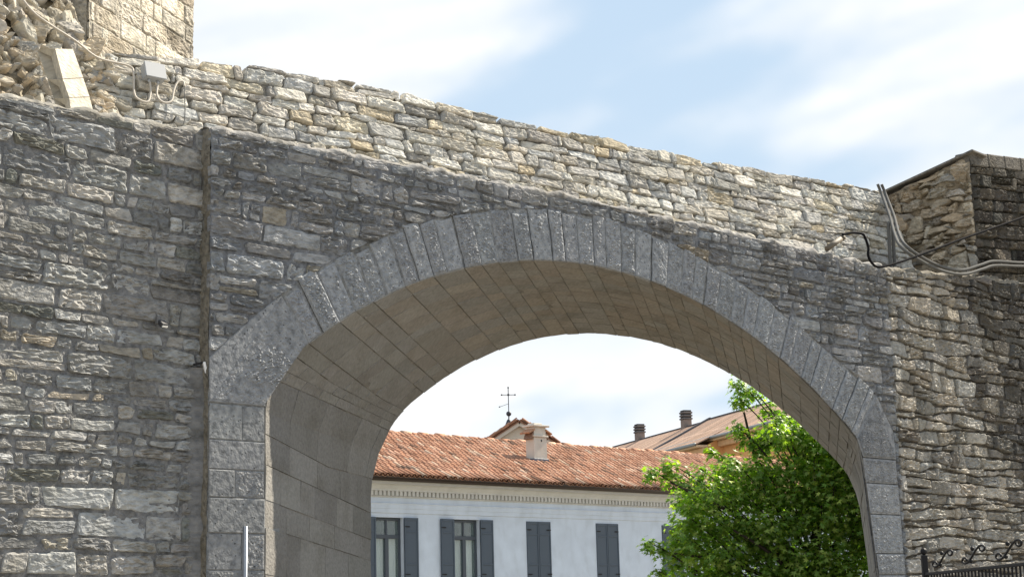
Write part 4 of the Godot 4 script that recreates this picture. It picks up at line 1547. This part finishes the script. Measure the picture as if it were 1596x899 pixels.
func tree() -> void:
	rng.seed = 20
	var w := thing("leafy_tree", "broad-leaved green tree behind the right half of the arch, before the white house", "tree", Transform3D(Basis(), Vector3(5.9, 0, -36.3)))
	var bark := mat("bark", Color(0.06, 0.05, 0.04), 0.95)
	var lm := plain("leaf", Color(1, 1, 1), 0.45)
	lm.vertex_color_use_as_albedo = true
	lm.metallic_specular = 0.45
	lm.backlight_enabled = true
	lm.backlight = Color(0.9, 1.0, 0.4)
	# clumps: [x, y, radius] in metres, seen from the street, then spread in depth
	var cl := [[-1.05, 6.42, 0.25], [-0.72, 6.28, 0.28], [-1.04, 6.05, 0.2], [-0.36, 5.93, 0.26], [0.0, 5.78, 0.28], [0.34, 5.5, 0.24], [0.6, 5.22, 0.26], [-1.15, 5.48, 0.2], [-0.84, 5.25, 0.24], [-0.5, 5.25, 0.24], [-0.64, 5.02, 0.2], [-0.15, 5.64, 0.15], [0.82, 4.87, 0.26],
		[-1.64, 5.03, 0.15], [-3.05, 4.6, 0.19], [-2.7, 4.5, 0.22], [-2.55, 4.74, 0.19], [-2.28, 4.44, 0.3], [-1.87, 4.56, 0.3], [-1.3, 4.63, 0.33], [-0.75, 4.55, 0.36], [-0.2, 4.54, 0.36], [0.36, 4.52, 0.36], [0.92, 4.37, 0.36], [1.33, 4.08, 0.3],
		[-3.1, 3.05, 0.19], [-2.85, 2.92, 0.22], [-2.58, 3.1, 0.2], [-2.45, 2.65, 0.28], [-2.86, 2.42, 0.2]]
	for row: Array in [[4.0, -2.25], [3.42, -2.2], [2.85, -2.15], [2.3, -2.2], [1.8, -1.7], [1.3, -1.2]]:
		var x: float = row[1]
		while x < 2.4:
			cl.append([x + rng.randf_range(-0.12, 0.12), row[0] + rng.randf_range(-0.15, 0.15), rng.randf_range(0.32, 0.46)])
			x += 0.52
	for q: Array in [[-0.35, 5.32], [0.0, 5.42], [0.3, 5.3], [0.45, 5.05], [0.55, 4.9], [0.8, 5.05], [1.0, 4.7], [1.25, 4.5], [1.1, 5.0], [0.9, 5.4], [1.5, 4.3], [1.4, 4.8], [0.65, 5.6], [1.7, 4.6]]:
		cl.append([q[0], q[1], 0.34])
	for k in 14:
		cl.append([rng.randf_range(1.2, 3.2), rng.randf_range(3.4, 6.2), 0.4])
	var list := []
	var twigs := MB.new()
	twigs.tint(Color(1, 1, 1))
	for c in cl:
		var deep := 1 if c[2] < 0.31 else 3
		for layer in deep:
			var dz := rng.randf_range(-0.3, 0.3) if deep == 1 else (layer - 1) * 0.9 + rng.randf_range(-0.35, 0.35)
			var o := Vector3(c[0] + rng.randf_range(-0.06, 0.06), c[1], dz)
			var r: float = c[2]
			var root := Vector3(o.x * 0.55 + 0.25, o.y - 0.5 - absf(o.x) * 0.18, o.z * 0.5)
			twigs.tube(smooth_path([root, root.lerp(o, 0.5) + Vector3(0, 0.1, 0), o + Vector3(0, r * 0.5, 0)], 4), 0.014, 5, false)
			var count := int(48.0 + 820.0 * r * r)
			for i in count:
				var q := Vector3(rng.randfn(), rng.randfn() * 0.85, rng.randfn()) * r * 0.55
				q = q.limit_length(r * 1.25)
				var out := (q + Vector3(0, 0.12, 0)).normalized()
				var nrm := (Vector3.UP * rng.randf_range(0.35, 1.0) + out * 0.5 + Vector3(rng.randf_range(-0.6, 0.6), 0, rng.randf_range(-0.6, 0.6))).normalized()
				var tip := Vector3(out.x + rng.randf_range(-0.7, 0.7), -0.35, out.z + rng.randf_range(-0.7, 0.7))
				tip = (tip - nrm * tip.dot(nrm)).normalized()
				var side := tip.cross(nrm).normalized()
				var sc := rng.randf_range(0.10, 0.20)
				var bs := Basis(side, nrm, -tip).scaled_local(Vector3.ONE * sc)
				var k := rng.randf_range(0.55, 1.4)
				var yel := rng.randf_range(0.0, 1.0)
				list.append([Transform3D(bs, o + q), Color((0.18 + 0.34 * yel * yel) * k, (0.33 + 0.28 * yel * yel) * k, (0.06 + 0.09 * yel * yel) * k)])
	var leaf := leaf_mesh(lm)
	list.sort_custom(func(a, b): return a[0].origin.z > b[0].origin.z)
	var mm := MultiMesh.new()
	mm.transform_format = MultiMesh.TRANSFORM_3D
	mm.use_colors = true
	mm.mesh = leaf
	mm.instance_count = list.size()
	for i in list.size():
		mm.set_instance_transform(i, list[i][0])
		mm.set_instance_color(i, list[i][1])
	var o := MultiMeshInstance3D.new()
	o.name = "crown"
	o.multimesh = mm
	w.add_child(o, true)
	stuff(o)
	part("twigs", twigs.mesh(bark), w).set_meta("kind", "stuff")
	var tr := MB.new()
	tr.tint(Color(1, 1, 1))
	var spine := [Vector3(0.4, -0.05, 0), Vector3(0.4, 1.0, 0), Vector3(0.45, 2.1, 0.05), Vector3(0.5, 3.2, 0.0), Vector3(0.6, 4.3, 0.0), Vector3(0.7, 5.2, 0.0)]
	for i in spine.size() - 1:
		tr.tube([spine[i], spine[i + 1]], 0.17 - i * 0.028, 10, false)
	part("trunk", tr.mesh(bark), w)
	for b: Array in [[Vector3(0.45, 2.0, 0), Vector3(-1.2, 3.6, 0.3), Vector3(-2.6, 4.4, 0.2)], [Vector3(0.47, 2.6, 0), Vector3(-0.5, 4.3, -0.2), Vector3(-0.9, 5.9, 0.0)], [Vector3(0.5, 3.0, 0), Vector3(0.4, 4.6, 0.3), Vector3(0.1, 5.6, 0.2)], [Vector3(0.45, 1.8, 0), Vector3(-1.3, 2.6, 0.5), Vector3(-2.7, 2.9, 0.3)], [Vector3(0.5, 2.4, 0), Vector3(1.4, 3.6, -0.3), Vector3(2.2, 4.6, 0)], [Vector3(0.42, 1.7, 0.1), Vector3(-0.5, 2.7, 0.9), Vector3(-1.4, 3.3, 1.1)]]:
		var br := MB.new()
		br.tint(Color(1, 1, 1))
		var path := smooth_path(b, 6)
		for i in path.size() - 1:
			br.tube([path[i], path[i + 1]], lerpf(0.06, 0.018, float(i) / path.size()), 7, false)
		part("branch", br.mesh(bark), w)

func ball(r: float) -> Array:
	var out := []
	for i in 9:
		var a := -PI / 2 + PI * i / 8
		out.append([maxf(0.0, cos(a) * r), sin(a) * r])
	return out

func small_things() -> void:
	var L := frame(39.5, Vector3(-3.269, 0, -17.094))
	var PW := frame(50.0, Vector3(-2.629, 6.5, -20.396), 18.0)
	var RW := frame(42.0, Vector3(5.863, 0, -25.661))
	var AW := frame(46.0, Vector3(0, 0, -20))
	var grey := plain("grey plastic", Color(0.36, 0.375, 0.39), 0.5)
	var pale := plain("pale cable sheath", Color(0.44, 0.40, 0.34), 0.6)
	var conduit := plain("grey conduit", Color(0.125, 0.125, 0.12), 0.85)
	conduit.metallic_specular = 0.15
	var black := plain("black cable sheath", Color(0.012, 0.012, 0.014), 0.85)
	black.metallic_specular = 0.1
	var iron := plain("black wrought iron", Color(0.018, 0.018, 0.02), 0.6, 0.0)
	iron.metallic_specular = 0.3
	# junction box on the parapet
	var jb := thing("junction_box", "light grey plastic junction box on the rubble above the left wall", "junction box", PW * Transform3D(Basis(), Vector3(-1.857, 1.835, 0.12)))
	var mb := MB.new(true)
	mb.bx(Transform3D(), Vector3(0.135, 0.105, 0.06), 0.012)
	part("box", mb.mesh(grey), jb)
	mb = MB.new(true)
	mb.bx(Transform3D(Basis(), Vector3(0, 0.0, 0.068)), Vector3(0.14, 0.11, 0.008), 0.006)
	part("lid", mb.mesh(grey), jb)
	mb = MB.new()
	for x: float in [-0.07, 0.05]:
		mb.tube([Vector3(x, -0.105, 0.0), Vector3(x, -0.15, 0.0)], 0.018, 8)
	part("cable_gland", mb.mesh(grey), jb)
	# cables
	var cable := func(called: String, label: String, cat: String, T: Transform3D, pts: Array, r: float, m: Material, z: float, group := "") -> Node3D:
		var p := []
		for q in pts:
			p.append(Vector3(q[0], q[1], q[2] if q.size() > 2 else z))
		var c := MB.new()
		c.tube(smooth_path(p, 7), r, 8)
		var o := part(called, c.mesh(m), self, T)
		tag(o, label, cat, group)
		return o
	cable.call("cable", "pale cable sagging from the top left corner down to the grey junction box", "cable", PW, [[-4.0, 2.75, 0.42], [-3.72, 2.44, 0.42], [-3.47, 2.12, 0.4], [-2.94, 1.95, 0.28], [-2.60, 1.865, 0.16], [-2.18, 1.87], [-2.13, 1.76], [-2.16, 1.47], [-2.10, 1.39], [-1.99, 1.39], [-1.93, 1.55], [-1.92, 1.69]], 0.014, pale, 0.12)
	cable.call("cable", "short pale cable looping under the grey junction box to its right", "cable", PW, [[-1.81, 1.70], [-1.85, 1.50], [-1.77, 1.42], [-1.66, 1.47], [-1.60, 1.64], [-1.53, 1.77], [-1.45, 1.80], [-1.44, 1.73]], 0.014, pale, 0.12)
	cable.call("wire", "thin grey wire hanging down the rubble right of the junction box", "wire", PW, [[-1.44, 1.76], [-1.47, 1.5], [-1.50, 1.3], [-1.54, 1.15]], 0.006, conduit, 0.12)
	cable.call("conduit", "upper of two grey conduits sweeping down past the raised block at right", "conduit", RW, [[2.98, 9.05, -1.6], [3.02, 8.85, -1.55], [2.35, 8.25, -1.05], [1.50, 7.72, -0.52], [0.95, 7.36, -0.1], [1.28, 7.17, 0.04], [1.90, 7.115, 0.05], [2.55, 7.165, 0.05], [3.23, 7.35, 0.06], [3.73, 7.48, 0.06], [4.90, 7.62, 0.06], [6.3, 7.86, 0.06]], 0.026, conduit, 0.05)
	cable.call("conduit", "lower of two grey conduits sweeping down past the raised block at right", "conduit", RW, [[2.84, 9.03, -1.6], [2.88, 8.82, -1.55], [2.20, 8.22, -1.05], [1.36, 7.68, -0.52], [0.80, 7.31, -0.1], [1.16, 7.10, 0.06], [1.84, 7.035, 0.08], [2.53, 7.085, 0.08], [3.23, 7.27, 0.08], [3.73, 7.40, 0.08], [4.90, 7.55, 0.08], [6.3, 7.78, 0.08]], 0.026, conduit, 0.05)
	for k in 2:
		cable.call("pipe", "vertical grey pipe in the corner behind the sweeping conduits, " + ("nearer the parapet" if k == 0 else "nearer the raised block"), "pipe", RW, [[1.95 + k * 0.14, 8.08], [1.93 + k * 0.14, 7.7], [1.90 + k * 0.14, 7.0]], 0.03, conduit, -0.95)
	cable.call("cable", "black cable looping from the tan tube, then rising across the dark raised block", "cable", RW, [[-1.41, 7.15], [-1.15, 7.22], [-0.88, 7.25], [-0.77, 7.23], [-0.67, 7.07], [-0.69, 6.94], [-0.59, 6.83], [-0.36, 6.80], [0.25, 6.96, 0.14], [1.4, 7.33, 0.15], [2.50, 7.69, 0.14], [4.96, 8.47, 0.14], [6.81, 9.12, 0.14]], 0.020, black, 0.12)
	var tb := thing("spout_tube", "tan tube lying on the ledge where the black cable starts", "tube", AW * Transform3D(Basis(Vector3.BACK, 0.5), Vector3(6.86, 7.09, 0.03)))
	mb = MB.new()
	mb.tube([Vector3(-0.3, 0, 0), Vector3(0.14, 0, 0)], 0.042, 14)
	mb.tube([Vector3(0.14, 0, 0), Vector3(0.2, 0, 0)], 0.047, 14)
	part("tube", mb.mesh(plain("tan pipe", Color(0.12, 0.10, 0.072), 0.7)), tb)
	mb = MB.new()
	mb.tube([Vector3(0.2, 0, 0), Vector3(0.204, 0, 0)], 0.036, 14)
	part("mouth", mb.mesh(black), tb)
	# spot lamp on the left wall
	var lp := thing("spot_lamp", "small dark floodlight fixed to the left wall near the arch", "lamp", L * Transform3D(Basis().scaled(Vector3.ONE * 0.7), Vector3(-0.57, 4.63, 0.03)))
	mb = MB.new(true)
	mb.bx(Transform3D(Basis(Vector3.RIGHT, 0.7), Vector3(0.02, -0.02, 0.10)), Vector3(0.055, 0.035, 0.06), 0.01)
	part("housing", mb.mesh(plain("dark lamp metal", Color(0.06, 0.06, 0.065), 0.5, 0.3)), lp)
	mb = MB.new(true)
	mb.bx(Transform3D(Basis(), Vector3(-0.01, 0.04, 0.03)), Vector3(0.035, 0.06, 0.03), 0.006)
	mb.tube([Vector3(-0.02, 0.08, 0.02), Vector3(-0.03, 0.16, 0.01)], 0.012, 6)
	part("bracket", mb.mesh(plain("dull bracket metal", Color(0.14, 0.14, 0.14), 0.7)), lp)
	mb = MB.new(true)
	mb.bx(Transform3D(Basis(Vector3.RIGHT, 0.7), Vector3(0.02, -0.065, 0.147)), Vector3(0.045, 0.012, 0.01))
	part("lamp_glass", mb.mesh(plain("lamp glass", Color(0.85, 0.85, 0.82), 0.2)), lp)
	# white fitting in the corner
	var wf := thing("white_fitting", "small white metal fitting in the corner where left wall meets arch", "fitting", L * Transform3D(Basis(Vector3.BACK, 0.28) * Basis(Vector3.UP, 1.05), Vector3(-0.02, 4.22, 0.12)))
	mb = MB.new(true)
	mb.bx(Transform3D(), Vector3(0.032, 0.06, 0.014), 0.004)
	part("plate", mb.mesh(plain("white enamel", Color(0.85, 0.85, 0.85), 0.4)), wf)
	mb = MB.new(true)
	mb.bx(Transform3D(Basis(), Vector3(0, 0.055, -0.06)), Vector3(0.012, 0.012, 0.05), 0.003)
	part("bracket", mb.mesh(iron), wf)
	# grey pole
	var po := thing("street_pole", "slim grey metal pole standing in front of the left pier", "pole", Transform3D(Basis(), Vector3(-2.52, 0, -15.5)))
	mb = MB.new()
	mb.tube([Vector3(0, 0, 0), Vector3(0, 2.5, 0)], 0.023, 14)
	part("pole", mb.mesh(plain("galvanised steel", Color(0.26, 0.28, 0.31), 0.4, 0.6)), po)
	mb = MB.new()
	mb.tube([Vector3(0, 0, 0), Vector3(0, 0.05, 0)], 0.06, 14)
	part("foot", mb.mesh(plain("cast foot", Color(0.1, 0.1, 0.1), 0.6, 0.3)), po)
	# gate at the right edge
	var G := frame(178.6, Vector3(5.76, 0, -24.0))
	var gt := thing("iron_gate", "black wrought iron gate with scrolls along its top at lower right", "gate", G)
	mb = MB.new(true)
	mb.box(Vector3(-0.06, 0, -0.04), Vector3(0.04, 2.34, 0.04), 0.01)
	part("post", mb.mesh(iron), gt)
	mb = MB.new()
	mb.lathe(Vector3(-0.01, 2.39, 0), ball(0.05), 12)
	part("finial", mb.mesh(iron), gt)
	mb = MB.new(true)
	mb.box(Vector3(0.05, 2.05, -0.025), Vector3(7.0, 2.09, 0.025), 0.006)
	part("rail", mb.mesh(iron), gt)
	mb = MB.new(true)
	mb.box(Vector3(0.05, 1.86, -0.02), Vector3(7.0, 1.89, 0.02), 0.006)
	part("rail", mb.mesh(iron), gt)
	mb = MB.new(true)
	mb.box(Vector3(0.05, 0.15, -0.025), Vector3(7.0, 0.19, 0.025), 0.006)
	part("rail", mb.mesh(iron), gt)
	for i in 46:
		mb = MB.new(true)
		var x := 0.15 + i * 0.15
		mb.box(Vector3(x - 0.011, 0.19, -0.011), Vector3(x + 0.011, 2.05, 0.011), 0.003)
		part("bar", mb.mesh(iron), gt)
	for i in 4:
		var x := 0.25 + i * 1.45
		var y := 2.12 + 0.0 * i
		var sc := MB.new()
		var pts := []
		for k in 46:
			# one long S: a curl at each end
			var f := k / 45.0
			var px := lerpf(0.0, 1.35, f)
			var py := lerpf(0.06, 0.42, smoothstep(0.1, 0.9, f))
			if f < 0.22:
				var a := (0.22 - f) / 0.22 * 4.6
				px = 0.30 - sin(a) * 0.16 * (1.0 - a * 0.12)
				py = 0.06 + (1 - cos(a)) * 0.09 * (1.0 - a * 0.1)
			elif f > 0.78:
				var a := (f - 0.78) / 0.22 * 4.6
				px = 1.05 + sin(a) * 0.16 * (1.0 - a * 0.12)
				py = 0.41 - (1 - cos(a)) * 0.09 * (1.0 - a * 0.1)
			else:
				var e := (f - 0.22) / 0.56
				px = lerpf(0.30, 1.05, e)
				py = lerpf(0.06, 0.41, smoothstep(0.0, 1.0, e))
			pts.append(Vector3(x + px, y + py, 0))
		sc.tube(pts.map(func(q): return Vector3(q.x, y + (q.y - y) * 0.58, q.z)), 0.015, 7)
		part("scroll", sc.mesh(iron), gt)
		for q: Vector3 in [Vector3(x + 0.66, y + 0.21, 0), Vector3(x + 0.55, y + 0.06, 0)]:
			var bl := MB.new()
			bl.lathe(q, ball(0.028), 10)
			part("scroll_ball", bl.mesh(iron), gt)
